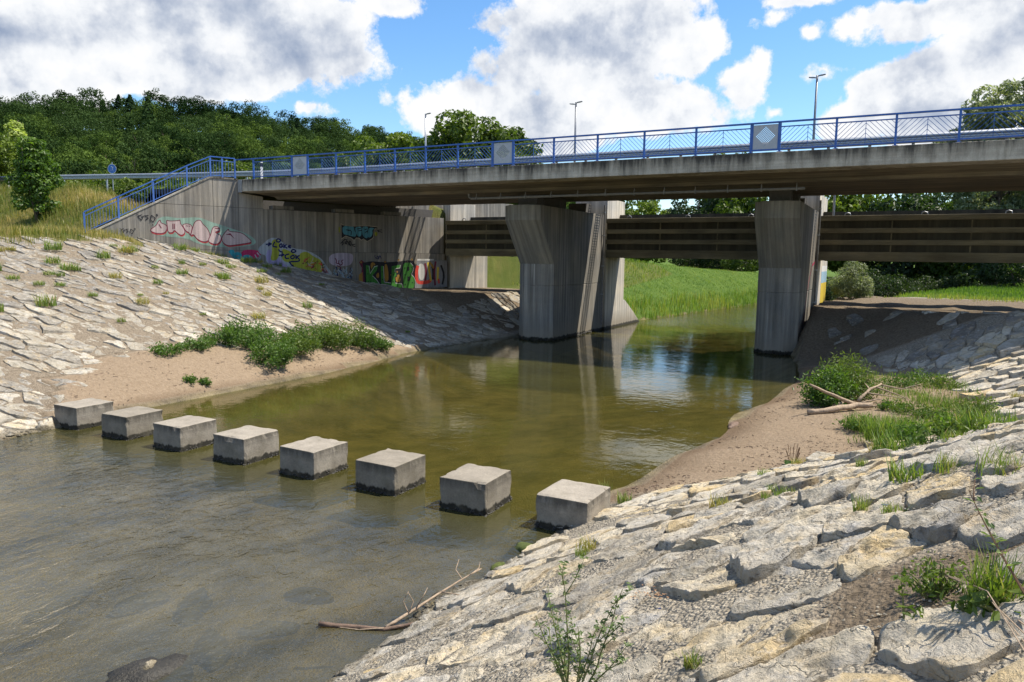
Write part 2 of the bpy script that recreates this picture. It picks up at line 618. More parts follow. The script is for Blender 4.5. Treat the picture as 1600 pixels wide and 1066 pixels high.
def ground_mat():
    m, k, out = material('ground')
    P = k.pos()
    at = k.new('ShaderNodeAttribute', attribute_name='surf')
    s = k.new('ShaderNodeSeparateColor', inp={0: at.outputs['Color']})
    sand, grass, bed = s.outputs[0], s.outputs[1], s.outputs[2]
    n1 = k.noise(P, 1.3, 6, 0.6)
    n2 = k.noise(P, 12, 6, 0.65)
    n3 = k.noise(P, 70, 4, 0.7)
    peb = k.voro(P, 38)
    pebc = k.voro(P, 38, out=1)
    # mortar and gravel of the pitched slope
    grav = k.mix(k.mapr(n2, 0.35, 0.65), (0.30, 0.265, 0.21), (0.48, 0.43, 0.35))
    pb = k.new('ShaderNodeSeparateColor', inp={0: pebc}).outputs[0]
    grav = k.mix(1.0, grav, k.mix(pb, (0.72, 0.72, 0.72), (1.25, 1.23, 1.18)), 'MULTIPLY')
    grav = k.mix(k.mapr(peb, 0.3, 0.7, 0, 0.45), grav, (0.10, 0.09, 0.075))
    # sand: damp low down, dry above
    z = k.new('ShaderNodeSeparateXYZ', inp={0: P}).outputs[2]
    zz = k.math('ADD', z, k.math('MULTIPLY', k.math('SUBTRACT', n1, 0.5), 0.14))
    sd = k.mix(k.mapr(n2, 0.3, 0.7), (0.235, 0.172, 0.112), (0.325, 0.25, 0.172))
    sd = k.mix(k.mapr(n3, 0.56, 0.70, 0, 0.7), sd, (0.16, 0.115, 0.075))
    sd = k.mix(k.mapr(k.noise(P, 5.5, 6, 0.7), 0.55, 0.72, 0, 0.55), sd, (0.20, 0.145, 0.095))
    sd = k.mix(k.mapr(n1, 0.55, 0.72, 0, 0.35), sd, (0.26, 0.20, 0.14))
    sd = k.mix(k.mapr(zz, 0.24, 0.05, 0, 0.9), sd, (0.145, 0.10, 0.062))
    gr = k.ramp(k.noise(P, 0.5, 6, 0.65), [(0.25, (0.06, 0.085, 0.02)), (0.5, (0.12, 0.12, 0.035)), (0.75, (0.22, 0.17, 0.07))])
    grg = k.ramp(n1, [(0.25, (0.05, 0.105, 0.014)), (0.75, (0.12, 0.18, 0.03))])
    bd = k.mix(k.mapr(k.noise(P, 1.1, 6, 0.65), 0.35, 0.65), (0.05, 0.042, 0.024), (0.29, 0.235, 0.125))
    # the silty bar that crosses the bed below the stepping stones
    col = k.mix(sand, grav, sd)
    dirt = k.math('SUBTRACT', 1.0, k.math('DIVIDE', k.math('ABSOLUTE', k.math('SUBTRACT', sand, 0.55)), 0.3), clamp=True)
    col = k.mix(dirt, col, k.mix(k.mapr(n2, 0.3, 0.7), (0.105, 0.080, 0.053), (0.235, 0.185, 0.13)))
    lush = k.math('MULTIPLY', k.mapr(grass, 0.6, 0.9), 1.0)
    col = k.mix(k.mapr(grass, 0.1, 0.45), col, k.mix(lush, gr, grg))
    col = k.mix(bed, col, bd)
    hs = k.math('ADD', k.math('MULTIPLY', n2, 1.5), k.math('MULTIPLY', n3, 0.5))
    hg = k.math('ADD', k.math('MULTIPLY', n2, 2.0), k.math('MULTIPLY', k.math('SUBTRACT', 0.6, peb), 0.9))
    mixh = k.new('ShaderNodeMix', data_type='FLOAT', inp={0: sand, 2: hg, 3: hs}).outputs[0]
    principled(k, out, col, 0.93, 0, k.bump(mixh, 1.0, 0.045), 0.15)
    return m


M['ground'] = ground_mat()


def water_mat():
    m, k, out = material('river_water')
    P = k.pos()
    sp = k.new('ShaderNodeSeparateXYZ', inp={0: P})
    y = sp.outputs[1]
    flow = k.mapr(y, 9.5, 7.5)                       # quick shallow water below the stepping stones
    riff = k.math('MULTIPLY', k.mapr(y, 40, 46), k.mapr(y, 72, 60))
    Ps = k.scale(P, (1.0, 0.75, 1.0))
    w1 = k.noise(k.scale(P, (0.9, 2.0, 1.0)), 1.0, 2, 0.5, dist=0.4)
    w2 = k.noise(Ps, 5.0, 3, 0.55, dist=0.8)
    w3 = k.noise(k.scale(P, (1.0, 1.5, 1)), 15.0, 2, 0.5, dist=0.5)
    patch = k.noise(P, 0.55, 3, 0.5)
    amp = k.math('ADD', 0.05, k.math('ADD', k.math('MULTIPLY', flow, k.mapr(patch, 0.3, 0.66, 0.28, 1.15)), k.math('MULTIPLY', riff, 0.75)))
    amp = k.math('ADD', amp, k.math('MULTIPLY', k.mapr(patch, 0.55, 0.7), 0.06))
    h = k.math('ADD', k.math('MULTIPLY', w2, 1.0), k.math('MULTIPLY', w3, 0.13))
    h = k.math('MULTIPLY', h, amp)
    h = k.math('ADD', h, k.math('MULTIPLY', w1, 0.07))
    nrm = k.bump(h, 1.0, 0.055)
    fr = k.new('ShaderNodeFresnel', inp={'IOR': 1.333, 'Normal': nrm})
    gl = k.new('ShaderNodeBsdfGlossy', inp={'Color': (1, 1, 1, 1), 'Roughness': 0.015, 'Normal': nrm})
    tr = k.new('ShaderNodeBsdfTransparent', inp={'Color': (0.80, 0.76, 0.52, 1)})
    cl = k.noise(P, 0.35, 4, 0.6)
    streak = k.noise(k.scale(P, (0.55, 0.24, 1.0)), 1.0, 5, 0.55, dist=1.0)
    near_c = k.mix(k.mapr(streak, 0.40, 0.68), (0.080, 0.081, 0.062), (0.155, 0.146, 0.105))  # streaky murk, its colour lightened and greyed to stand for reflected sky
    murk_c = k.mix(flow, (0.080, 0.075, 0.017), near_c)
    murk = k.new('ShaderNodeBsdfDiffuse', inp={'Color': murk_c})
    body = k.new('ShaderNodeMixShader', inp={0: k.math('SUBTRACT', k.mapr(cl, 0.3, 0.7, 0.36, 0.56), k.math('MULTIPLY', flow, 0.04)), 1: tr.outputs[0], 2: murk.outputs[0]})
    mx = k.new('ShaderNodeMixShader', inp={0: fr.outputs[0], 1: body.outputs[0], 2: gl.outputs[0]})
    k.l.new(mx.outputs[0], out.inputs[0])
    return m


M['water'] = water_mat()


def leaf_mat(name, c0, c1, trans=0.42, c2=None, gloss=0.02):
    m, k, out = material(name)
    t = k.attr('tint')
    if name.startswith('leaf_hill'):       # every tree of the wood has its own green
        rnd = k.new('ShaderNodeObjectInfo').outputs['Random']
        t = k.math('ADD', t, k.math('MULTIPLY', k.math('SUBTRACT', rnd, 0.5), 0.9), clamp=True)
    stops = [(0.0, c0), (1.0, c1)] if c2 is None else [(0.0, c0), (0.55, c1), (1.0, c2)]
    col = k.ramp(t, stops)
    d = k.new('ShaderNodeBsdfDiffuse', inp={'Color': col})
    tcol = k.mix(1.0, col, (1.25, 1.35, 0.55), 'MULTIPLY')
    tl = k.new('ShaderNodeBsdfTranslucent', inp={'Color': tcol})
    mx = k.new('ShaderNodeMixShader', inp={0: trans, 1: d.outputs[0], 2: tl.outputs[0]})
    g = k.new('ShaderNodeBsdfGlossy', inp={'Color': (1, 1, 1, 1), 'Roughness': 0.45})
    m2 = k.new('ShaderNodeMixShader', inp={0: gloss, 1: mx.outputs[0], 2: g.outputs[0]})
    k.l.new(m2.outputs[0], out.inputs[0])
    return m


M['leaf_dark'] = leaf_mat('leaf_dark', (0.018, 0.038, 0.012), (0.045, 0.075, 0.02))
M['leaf_hill'] = leaf_mat('leaf_hill', (0.014, 0.032, 0.011), (0.055, 0.090, 0.031), 0.16, gloss=0.0)
M['leaf_hill2'] = leaf_mat('leaf_hill_light', (0.036, 0.068, 0.020), (0.105, 0.155, 0.035), 0.2, gloss=0.0)
M['leaf_pine'] = leaf_mat('leaf_pine', (0.010, 0.022, 0.012), (0.026, 0.046, 0.018), 0.1, gloss=0.0)
M['leaf_maple'] = leaf_mat('leaf_maple', (0.035, 0.068, 0.010), (0.105, 0.155, 0.022), 0.4)
M['leaf_lime'] = leaf_mat('leaf_lime', (0.065, 0.11, 0.014), (0.15, 0.205, 0.028), 0.4)
M['leaf_willow'] = leaf_mat('leaf_willow', (0.075, 0.10, 0.055), (0.19, 0.225, 0.125), 0.4, (0.34, 0.37, 0.25))
M['leaf_silver'] = leaf_mat('leaf_poplar', (0.17, 0.235, 0.04), (0.36, 0.43, 0.11), 0.45, (0.52, 0.57, 0.24))
M['leaf_weed'] = leaf_mat('leaf_weed', (0.045, 0.10, 0.018), (0.135, 0.225, 0.034), 0.45)
M['leaf_weed2'] = leaf_mat('leaf_weed_yellow', (0.06, 0.11, 0.018), (0.16, 0.21, 0.035), 0.4)
M['leaf_thistle'] = leaf_mat('leaf_thistle', (0.075, 0.125, 0.045), (0.22, 0.28, 0.12), 0.4)
M['grass_dry'] = leaf_mat('grass_dry', (0.11, 0.155, 0.025), (0.32, 0.28, 0.08), 0.4, (0.46, 0.33, 0.15))
M['grass_lush'] = leaf_mat('grass_lush', (0.075, 0.145, 0.018), (0.165, 0.255, 0.032), 0.45, (0.34, 0.33, 0.09))
M['grass_clump'] = leaf_mat('grass_clump', (0.06, 0.125, 0.02), (0.16, 0.235, 0.04), 0.42, (0.33, 0.27, 0.12))


def plain(name, col, rough=0.6, metal=0.0, spec=0.4, var=0.12, scale=8.0, bumps=0.0):
    m, k, out = material(name)
    P = k.pos()
    n = k.noise(P, scale, 5, 0.6)
    c = k.mix(1.0, col, k.mix(k.mapr(n, 0.3, 0.7), (1 - var,) * 3, (1 + var,) * 3), 'MULTIPLY')
    principled(k, out, c, rough, metal, k.bump(n, bumps, 0.02) if bumps else None, spec)
    return m


M['bark'] = plain('bark', (0.10, 0.08, 0.06), 0.95, var=0.4, scale=14, bumps=0.6)
M['stem'] = plain('stem', (0.16, 0.17, 0.06), 0.9, var=0.3)
M['stem_red'] = plain('stem_red', (0.20, 0.12, 0.07), 0.9, var=0.3)
M['drift'] = plain('driftwood', (0.31, 0.235, 0.165), 0.9, var=0.35, scale=18, bumps=0.6)
M['drift_dark'] = plain('wet_driftwood', (0.13, 0.085, 0.06), 0.7, var=0.4, scale=18, bumps=0.6)
M['blue'] = plain('blue_paint', (0.028, 0.105, 0.38), 0.45, 0.0, 0.5, var=0.18, scale=3)
M['blue_pale'] = plain('blue_paint_faded', (0.05, 0.13, 0.40), 0.5, 0.0, 0.5, var=0.18, scale=3)
M['plate'] = plain('grey_plate', (0.36, 0.38, 0.42), 0.45, 0.1, 0.5, var=0.06)
M['zinc'] = plain('galvanised_steel', (0.36, 0.38, 0.41), 0.42, 0.7, 0.5, var=0.12)
M['lamp_grey'] = plain('lamp_grey', (0.20, 0.21, 0.23), 0.45, 0.6, 0.5)
M['pipe'] = plain('pipe_grey', (0.17, 0.165, 0.16), 0.5, 0.1, 0.5, var=0.25)
M['white'] = plain('white_paint', (0.75, 0.75, 0.73), 0.5, var=0.05)
M['black'] = plain('black_paint', (0.012, 0.012, 0.014), 0.5)
M['sign_blue'] = plain('sign_blue', (0.03, 0.16, 0.50), 0.4, var=0.03)
M['asphalt'] = plain('asphalt', (0.05, 0.05, 0.052), 0.9, var=0.2, scale=20)
M['void'] = plain('joint_shadow', (0.10, 0.095, 0.09), 0.95)
M['crust'] = plain('weed_and_mussel_crust', (0.022, 0.019, 0.013), 0.55, spec=0.5, var=0.6, scale=40, bumps=0.7)
M['moss'] = plain('moss', (0.06, 0.075, 0.015), 0.95, var=0.4, scale=30)
M['roof'] = plain('roof_tile', (0.22, 0.11, 0.09), 0.8, var=0.2)
M['dryleaf'] = plain('rusty_dry_leaf', (0.24, 0.14, 0.075), 0.9, var=0.3)
M['flower'] = plain('white_flower', (0.75, 0.74, 0.66), 0.8)
M['bronze'] = plain('bronze_glass', (0.03, 0.05, 0.18), 0.3)


def paint(name, col, worn=0.35):
    """sprayed paint that lets some of the board marking through"""
    m, k, out = material('spray_' + name)
    P = k.pos()
    brd = k.noise(k.scale(P, (9, 9, 0.10)), 1.0, 2, 0.5)
    fine = k.noise(P, 22, 4, 0.65)
    v = k.math('MULTIPLY', k.mapr(brd, 0.3, 0.7, 1 - worn, 1 + worn * 0.5), k.mapr(fine, 0.3, 0.7, 0.85, 1.1))
    c = k.vmath('SCALE', k.mix(0.0, col, col))
    k.l.new(v, c.node.inputs['Scale'])
    principled(k, out, c, 0.75, 0, k.bump(brd, 0.3, 0.02), 0.25)
    return m


PAINT = {}
for nm, c in dict(pink=(0.50, 0.39, 0.37), red=(0.45, 0.06, 0.06), mint=(0.25, 0.36, 0.29), black=(0.025, 0.025, 0.03), navy=(0.018, 0.022, 0.11),
                  lime=(0.36, 0.38, 0.05), lilac=(0.38, 0.33, 0.55), haze=(0.40, 0.43, 0.46), green=(0.06, 0.23, 0.04), orange=(0.38, 0.21, 0.045),
                  teal=(0.05, 0.30, 0.34), turq=(0.10, 0.30, 0.38), mauve=(0.45, 0.38, 0.45), scarlet=(0.62, 0.07, 0.05), white=(0.66, 0.65, 0.62),
                  yellow=(0.60, 0.45, 0.05), maroon=(0.16, 0.025, 0.05), cream=(0.55, 0.48, 0.36), grey=(0.24, 0.24, 0.25), sky=(0.30, 0.45, 0.55),
                  crimson=(0.42, 0.03, 0.10)).items():
    PAINT[nm] = paint(nm, c)
PKEYS = list(PAINT)
PMATS = [PAINT[q] for q in PKEYS]
# ---------------------------------------------------------------- lie of the land
WALL_A = math.radians(25)
WDIR = Vector((math.sin(WALL_A), math.cos(WALL_A), 0))       # along the abutment, upstream
WNRM = Vector((math.cos(WALL_A), -math.sin(WALL_A), 0))      # its face, towards the river
WE = Vector((-29.65, 26.5, 0))                                # corner under the deck edge


def pw(pts):
    xs = [p[0] for p in pts]
    ys = [p[1] for p in pts]
    return lambda v: np.interp(v, xs, ys)


XL = pw([(-400, -15.5), (0, -15.6), (7.85, -15.75), (9.1, -15.95), (11.6, -16.15), (16.9, -16.1), (21, -16.6), (23.7, -17.1), (27, -16.9), (32, -16.4), (38, -16),
         (42, -14.9), (44, -14.3), (55, -12.9), (67, -11.2), (90, -6), (140, 12), (300, 90), (3000, 1600)])
XR = pw([(-400, -4.3), (4.75, -4.35), (6.6, -4.3), (8.4, -4.05), (10.8, -3.95), (11.5, -3.72), (15.2, -3.4), (24, -2.7), (28, -3.0), (32, -3.62), (40, -3.55),
         (50, -3.0), (60, -1.0), (70, 1.5), (90, 8), (140, 28), (300, 108), (3000, 1620)])
XT = pw([(-400, -4.4), (4, -4.35), (8.4, -4.1), (10.0, -3.75), (10.6, -3.3), (11.2, -2.5), (12.7, -1.2), (14.6, 0.0), (17.5, 1.8), (20, 1.9), (24.5, 1.3), (27, -0.8), (30, -3.1),
         (33, -3.6), (40, -3.55), (50, -3.0), (60, -1.0), (70, 1.5), (90, 8), (140, 28), (300, 108), (3000, 1620)])
SANDW = pw([(8.6, 0), (9.3, 0.35), (10.3, 2.0), (12, 2.75), (14, 3.0), (17, 2.7), (20, 1.7), (22, 1.1), (24, 0.45), (26, 0)])


def sst(v, a, b):
    t = np.clip((v - a) / (b - a), 0, 1)
    return t * t * (3 - 2 * t)


def vnoise(x, y, s, seed=0):
    """cheap smooth value noise, vectorised"""
    x = np.asarray(x, float) * s + 17.3 * seed
    y = np.asarray(y, float) * s - 9.1 * seed
    xi, yi = np.floor(x), np.floor(y)
    xf, yf = x - xi, y - yi
    u, v = xf * xf * (3 - 2 * xf), yf * yf * (3 - 2 * yf)

    def h(a, b):
        q = np.sin(a * 127.1 + b * 311.7 + seed * 74.7) * 43758.5453
        return q - np.floor(q)
    return (h(xi, yi) * (1 - u) + h(xi + 1, yi) * u) * (1 - v) + (h(xi, yi + 1) * (1 - u) + h(xi + 1, yi + 1) * u) * v


def hill(x, y):
    r = np.hypot(x, y)
    phi = np.degrees(np.arctan2(x, y))                # from upstream, positive to the right
    g = np.interp(phi, [-180, -150, -100, -64, -52, -46, -40, -34, -29, -24, -12, 0, 40, 90, 180],
                  [0.0, 0.1, 0.7, 0.86, 0.96, 0.95, 0.88, 0.80, 0.66, 0.48, 0.22, 0.12, 0.1, 0.0, 0.0])
    rise = np.interp(r, [0, 105, 150, 260, 350, 460, 900, 3000], [0, 0, 0.09, 0.52, 0.88, 1.0, 1.05, 0.5])
    return 64.5 * g * rise + 2.5 * (vnoise(x, y, 0.02, 3) - 0.5) * np.clip((r - 110) / 60, 0, 1)


def wall_x(y):
    return WE.x + (y - WE.y) * math.tan(WALL_A)


def H(x, y):
    x = np.asarray(x, float)
    y = np.asarray(y, float)
    xl, xr, xt = XL(y), XR(y), XT(y)
    dl, dr = xl - x, x - xr
    # ---- left bank
    m = np.interp(y, [0, 22, 25.5, 30.5, 33, 36, 40, 46, 60], [0.335, 0.335, 0.305, 0.285, 0.45, 0.75, 0.70, 0.52, 0.50])
    plane = m * dl
    berm = np.interp(y, [-400, 0, 20.2, 24.5, 28.6, 32.2, 42, 48, 56, 72, 100, 200], [3.4, 3.8, 4.55, 3.62, 3.0, 1.88, 1.88, 3.3, 3.75, 2.9, 1.8, 1.6])
    ze = np.interp(y, [-400, 0, 20.2, 25.1, 26, 400], [3.4, 3.8, 4.5, 7.35, 7.42, 7.42])
    ze = np.where((y > 26.3) & (y < 37.5) & (x > wall_x(y) - 2.2), 5.6, ze)
    wl = np.where(y < 44.5, wall_x(y) - 0.55, wall_x(44.5) - 0.55 - (y - 44.5) * 1.3)
    behind = x < wl
    slope_far = np.where(y > 40, 4.0 + (wl - x) * 0.3, 99)
    cap = np.where(behind, np.minimum(ze, slope_far), berm)
    cap = np.where(x < -75, np.minimum(cap, 7.4), cap)
    left = np.minimum(plane, cap)
    sand = np.clip(SANDW(y), 0, None)
    inl = (dl > 0) & (dl < sand)
    left = left + np.where(inl, 0.17 * np.sin(np.pi * np.clip(dl / np.maximum(sand, .01), 0, 1)) ** 0.7, 0)
    # ---- right bank
    xr = xr + np.where((y > 9) & (y < 30), 0.45 * (vnoise(y, y * 0, 0.42, 31) - 0.5), np.where(y <= 9, 0.32 * (vnoise(y, y * 0, 1.1, 33) - 0.5), 0))
    dr = x - xr
    zs = 0.60 * (1 - np.exp(-np.clip(dr, 0, None) / 1.9)) + 0.10 * (vnoise(x, y, 1.0, 35) - 0.5) * np.clip(dr, 0, 1)
    zt = 0.66 * (1 - np.exp(-np.clip(xt - xr, 0, None) / 2.3))
    mr = np.interp(y, [0, 6, 9, 11, 13, 15, 18, 25, 34, 46, 60], [0.52, 0.51, 0.40, 0.345, 0.325, 0.34, 0.38, 0.46, 0.55, 0.6, 0.5])
    pl = zt + mr * (x - xt)
    capr = np.interp(y, [-400, 14, 27, 32, 60, 200], [3.1, 3.0, 2.3, 1.87, 1.9, 2.0])
    right = np.where(x > xt, np.minimum(pl, capr), zs)
    zb = 1.86 * sst(y, 28.6, 34.2)
    zb = zb + (0.16 * (vnoise(x, y, 0.9, 41) - 0.5) + 0.09 * (vnoise(x, y, 2.1, 42) - 0.5)) * np.clip(zb * 2, 0, 1)
    right = np.where((y > 28) & (y < 46) & (dr > 0), np.maximum(right, np.minimum(zb, 6.0 * dr)), right)
    # ---- river bed
    mid = np.minimum(-dl, -dr)
    depth = np.interp(y, [-400, 2, 9, 14, 30, 60, 400], [0.42, 0.40, 0.5, 0.95, 1.1, 0.8, 1.2])
    rsh = np.interp(y, [0, 9, 11, 15, 24, 28], [0.6, 0.6, 0.17, 0.13, 0.16, 0.5])
    bed = -np.minimum(np.minimum(np.maximum(-dl, 0) * 0.30, np.maximum(-dr, 0) * rsh), depth)
    bed = bed - 0.14 * (vnoise(x, y, 0.9, 1) - 0.3) * np.clip(-mid * 0.8, 0, 1)
    z = np.where(dl >= 0, left, np.where(dr >= 0, right, bed))
    far = np.hypot(x, y)
    z = np.where(far > 110, np.maximum(np.where(z > 0.5, z * np.clip(1 - (far - 110) / 600, 0.6, 1), z), z * 0) + 0, z)
    hz = hill(x, y)
    z = np.where(far > 105, np.where(dl > 15, np.maximum(z, z * 0.3 + hz), z), z)
    rough = 0.05 * (vnoise(x, y, 1.7, 5) - 0.5) + 0.03 * (vnoise(x, y, 4.5, 6) - 0.5)
    return z + rough * np.clip(np.abs(z) * 3, 0, 1)


def Hs(x, y):
    return float(H(np.array([x]), np.array([y]))[0])


def masks(x, y, z):
    xl, xr, xt = XL(y), XR(y), XT(y)
    dl, dr = xl - x, x - xr
    bed = ((dl < 0) & (dr < 0)).astype(float)
    sd = np.clip(SANDW(y), 0, None)
    edge = 0.35 * (vnoise(x, y, 1.2, 8) - 0.5) * np.clip(sd, 0, 1)
    sandl = (dl >= 0) & (dl < sd + edge + 0.05) & (y < 25.5)
    sandr = (dr >= 0) & (x < xt + 0.25 * (vnoise(x, y, 1.2, 9) - 0.5)) & (y > 9.5) & (y < 27.5)
    dusty = (dr > 0) & (y >= 27.5) & (y < 46)              # bare earth under the bridges
    dustl = (dl > 0.4) & (y < 40)
    sand = np.where(sandl | sandr, 1.0, np.where(dusty | (dustl & (y > 31.5)), 0.55, np.where(dustl, 0.40, 0.0)))
    wl = wall_x(y) - 0.55
    dry = (dl > 0) & (((x < wl) | (y < 21)) & (z > 4.2 + 0.5 * (vnoise(x, y, 0.8, 4) - 0.5)) & (y < 60))
    dry = dry | ((dl > 0) & (x < wl) & (y < 44))
    lush = ((dl > 0.0) & (y > 43.5)) | ((dl > 3) & (y > 40.5)) | ((dr > 0.2) & (y > 47)) | (np.hypot(x, y) > 110)
    sand = np.where(((x - 0.30) / 0.6) ** 2 + ((y - 3.75) / 0.5) ** 2 < 1, 0.55, sand)
    grass = np.where(lush, 1.0, np.where(dry, 0.45, 0.0))
    grass = np.where((dl > 3) & (y > 40.5) & (y < 62) & (x < -17), 0.72, grass)
    dryr = (x > 3.2) & (y < 28) & (z > 2.7)
    grass = np.where(dryr, 0.4, grass)
    bed = np.where(lush & (np.hypot(x, y) > 300), 0, bed)
    return np.stack([sand * (bed < .5), grass * (bed < .5), bed, np.ones_like(bed)], -1)


def spaced(a, b, st, lo, hi, n):
    core = np.arange(a, b + st / 2, st)
    g0 = a - np.geomspace(st, a - lo, n)[::-1]
    g1 = b + np.geomspace(st, hi - b, n)
    return np.concatenate([g0, core, g1])


gx = spaced(-62, 22, 0.28, -3200, 3200, 60)
gy = spaced(-8, 78, 0.30, -3200, 3200, 60)
GX, GY = np.meshgrid(gx, gy)
GZ = H(GX, GY)
nx, ny = len(gx), len(gy)
V = np.stack([GX.ravel(), GY.ravel(), GZ.ravel()], -1)
ii = (np.arange(ny - 1)[:, None] * nx + np.arange(nx - 1)[None, :]).ravel()
F = np.stack([ii, ii + 1, ii + 1 + nx, ii + nx], -1)
me = np_mesh('ground', V, F, M['ground'], smooth=True)
ca = me.color_attributes.new('surf', 'FLOAT_COLOR', 'POINT')
ca.data.foreach_set('color', masks(GX.ravel(), GY.ravel(), GZ.ravel()).astype(np.float32).ravel())
ground = put(me, 'ground')
tag(ground, 'river valley floor with sandy bars, stony banks and grassy embankments', kind='structure')

# water surface, a strip following the channel
yy = np.concatenate([np.linspace(-60, 130, 96), [200, 300]])
VL, FL = [], []
for i, y in enumerate(yy):
    a, b = float(XL(y)) - 1.6, float(XR(y)) + 1.2
    for j in range(9):
        VL.append((a + (b - a) * j / 8, y, 0))
for i in range(len(yy) - 1):
    for j in range(8):
        q = i * 9 + j
        FL.append((q, q + 1, q + 10, q + 9))
river = put(np_mesh('river', VL, FL, M['water'], smooth=True), 'river')
tag(river, 'shallow greenish brown river flowing under the bridges', kind='structure')


# ---------------------------------------------------------------- pitched stone banks
def clip_poly(poly, nx_, ny_, c):
    out = []
    n = len(poly)
    for i in range(n):
        a, b = poly[i], poly[(i + 1) % n]
        da, db = a[0] * nx_ + a[1] * ny_ - c, b[0] * nx_ + b[1] * ny_ - c
        if da <= 0:
            out.append(a)
        if (da < 0 < db) or (db < 0 < da):
            t = da / (da - db)
            out.append((a[0] + (b[0] - a[0]) * t, a[1] + (b[1] - a[1]) * t))
    return out


def voronoi(x0, x1, y0, y1, la, lb, ang, rng, jit=0.42, drop=0.0):
    """irregular stone plan: returns (seed, polygon) in world XY"""
    ca_, sa_ = math.cos(ang), math.sin(ang)
    cx_, cy_ = (x0 + x1) / 2, (y0 + y1) / 2
    R = math.hypot(x1 - x0, y1 - y0) / 2 + 2
    na, nb = int(2 * R / la) + 1, int(2 * R / lb) + 1
    S = {}
    for i in range(na):
        for j in range(nb):
            if rng.random() < drop:
                continue
            S[i, j] = (i + 0.5 * (j % 2) + rng.uniform(-jit, jit), j + rng.uniform(-jit, jit))
    res = []
    for (i, j), s in S.items():
        a, b = (s[0] * la - R), (s[1] * lb - R)
        wx, wy = cx_ + a * ca_ - b * sa_, cy_ + a * sa_ + b * ca_
        if not (x0 <= wx <= x1 and y0 <= wy <= y1):
            continue
        poly = [(s[0] - 1.6, s[1] - 1.6), (s[0] + 1.6, s[1] - 1.6), (s[0] + 1.6, s[1] + 1.6), (s[0] - 1.6, s[1] + 1.6)]
        for di in (-2, -1, 0, 1, 2):
            for dj in (-2, -1, 0, 1, 2):
                if (di or dj) and (i + di, j + dj) in S:
                    q = S[i + di, j + dj]
                    nx_, ny_ = q[0] - s[0], q[1] - s[1]
                    c = (q[0] ** 2 + q[1] ** 2 - s[0] ** 2 - s[1] ** 2) / 2
                    poly = clip_poly(poly, nx_, ny_, c)
        pts = []
        for p in poly:
            a, b = p[0] * la - R, p[1] * lb - R
            pts.append((cx_ + a * ca_ - b * sa_, cy_ + a * sa_ + b * ca_))
        res.append(((wx, wy), pts))
    return res


def stone_geo(poly, rng, seg, rings, gap, hgt, tilt, down, rough):
    """one rough slab bedded in the slope; returns vertices (world) and quads/tris"""
    n = len(poly)
    cx_ = sum(p[0] for p in poly) / n
    cy_ = sum(p[1] for p in poly) / n
    R = []
    for s in range(seg):
        th = 2 * math.pi * s / seg
        dx, dy = math.cos(th), math.sin(th)
        best = 9
        for i in range(n):
            ax, ay = poly[i][0] - cx_, poly[i][1] - cy_
            bx, by = poly[(i + 1) % n][0] - cx_, poly[(i + 1) % n][1] - cy_
            ex, ey = bx - ax, by - ay
            den = dx * ey - dy * ex
            if abs(den) < 1e-9:
                continue
            t = (ax * ey - ay * ex) / den
            if t > 0 and -1e-6 <= (ax * dy - ay * dx) / den * 1 <= 1 + 1e-6:
                best = min(best, t)
        R.append(max(best - gap, 0.05))
    R = np.array(R)
    for _ in range(1 if seg > 30 else 0):
        R = 0.25 * np.roll(R, 1) + 0.5 * R + 0.25 * np.roll(R, -1)
    sd = rng.random() * 60
    th = np.arange(seg) * 2 * np.pi / seg
    wob = np.array([noise.noise((math.cos(t) * 2.3 + sd, math.sin(t) * 2.3, sd)) + 0.5 * noise.noise((math.cos(t) * 6 + sd, math.sin(t) * 6, sd)) for t in th])
    R = R * (1 + 0.06 * wob)
    X = [cx_ + R * f * np.cos(th) for f, _ in rings]
    Y = [cy_ + R * f * np.sin(th) for f, _ in rings]
    X = np.concatenate(X + [np.array([cx_])])
    Y = np.concatenate(Y + [np.array([cy_])])
    hh = np.concatenate([np.full(seg, h) for _, h in rings] + [np.array([1.0])])
    top = np.clip(hh, 0, 1)
    G = H(X, Y)
    rel = (X - cx_) * down[0] + (Y - cy_) * down[1] + 0.75 * float(R.mean())
    add = np.where(hh < 0, hh, top * hgt + top * tilt * rel)
    if rough > 0:
        nz = np.array([noise.fractal((x * 3.0 + sd, y * 3.0, sd), 0.8, 2.1, 4) * 0.7 + abs(noise.noise((x * 1.8, y * 4.5 + sd, 3.1))) * -1.1
                       + noise.noise((x * 14, y * 14, sd)) * 0.22 for x, y in zip(X, Y)])
        if seg > 60:                       # layered limestone: broken ledges and pits
            lay = np.array([noise.fractal((x * 2.2 + sd, y * 3.6, sd * 2), 0.9, 2.2, 3) for x, y in zip(X, Y)])
            q = lay * 3.2
            fl = np.floor(q)
            fr = q - fl
            nz = nz + (fl + np.clip((fr - 0.72) / 0.28, 0, 1)) * 0.32
            pit = np.array([noise.noise((x * 9 + sd, y * 9, sd + 4)) for x, y in zip(X, Y)])
            nz = nz - np.clip(pit - 0.30, 0, 1) * 2.2
        add = add + nz * rough * np.where(hh < 0, 0, 0.3 + 0.7 * top)
    Z = G + add
    Vv = np.stack([X, Y, Z], -1)
    Fq = []
    for r in range(len(rings) - 1):
        for s in range(seg):
            a, b = r * seg + s, r * seg + (s + 1) % seg
            Fq.append((a, b, b + seg, a + seg))
    last = (len(rings) - 1) * seg
    Ft = [(last + s, last + (s + 1) % seg, len(X) - 1) for s in range(seg)]
    return Vv, Fq, Ft


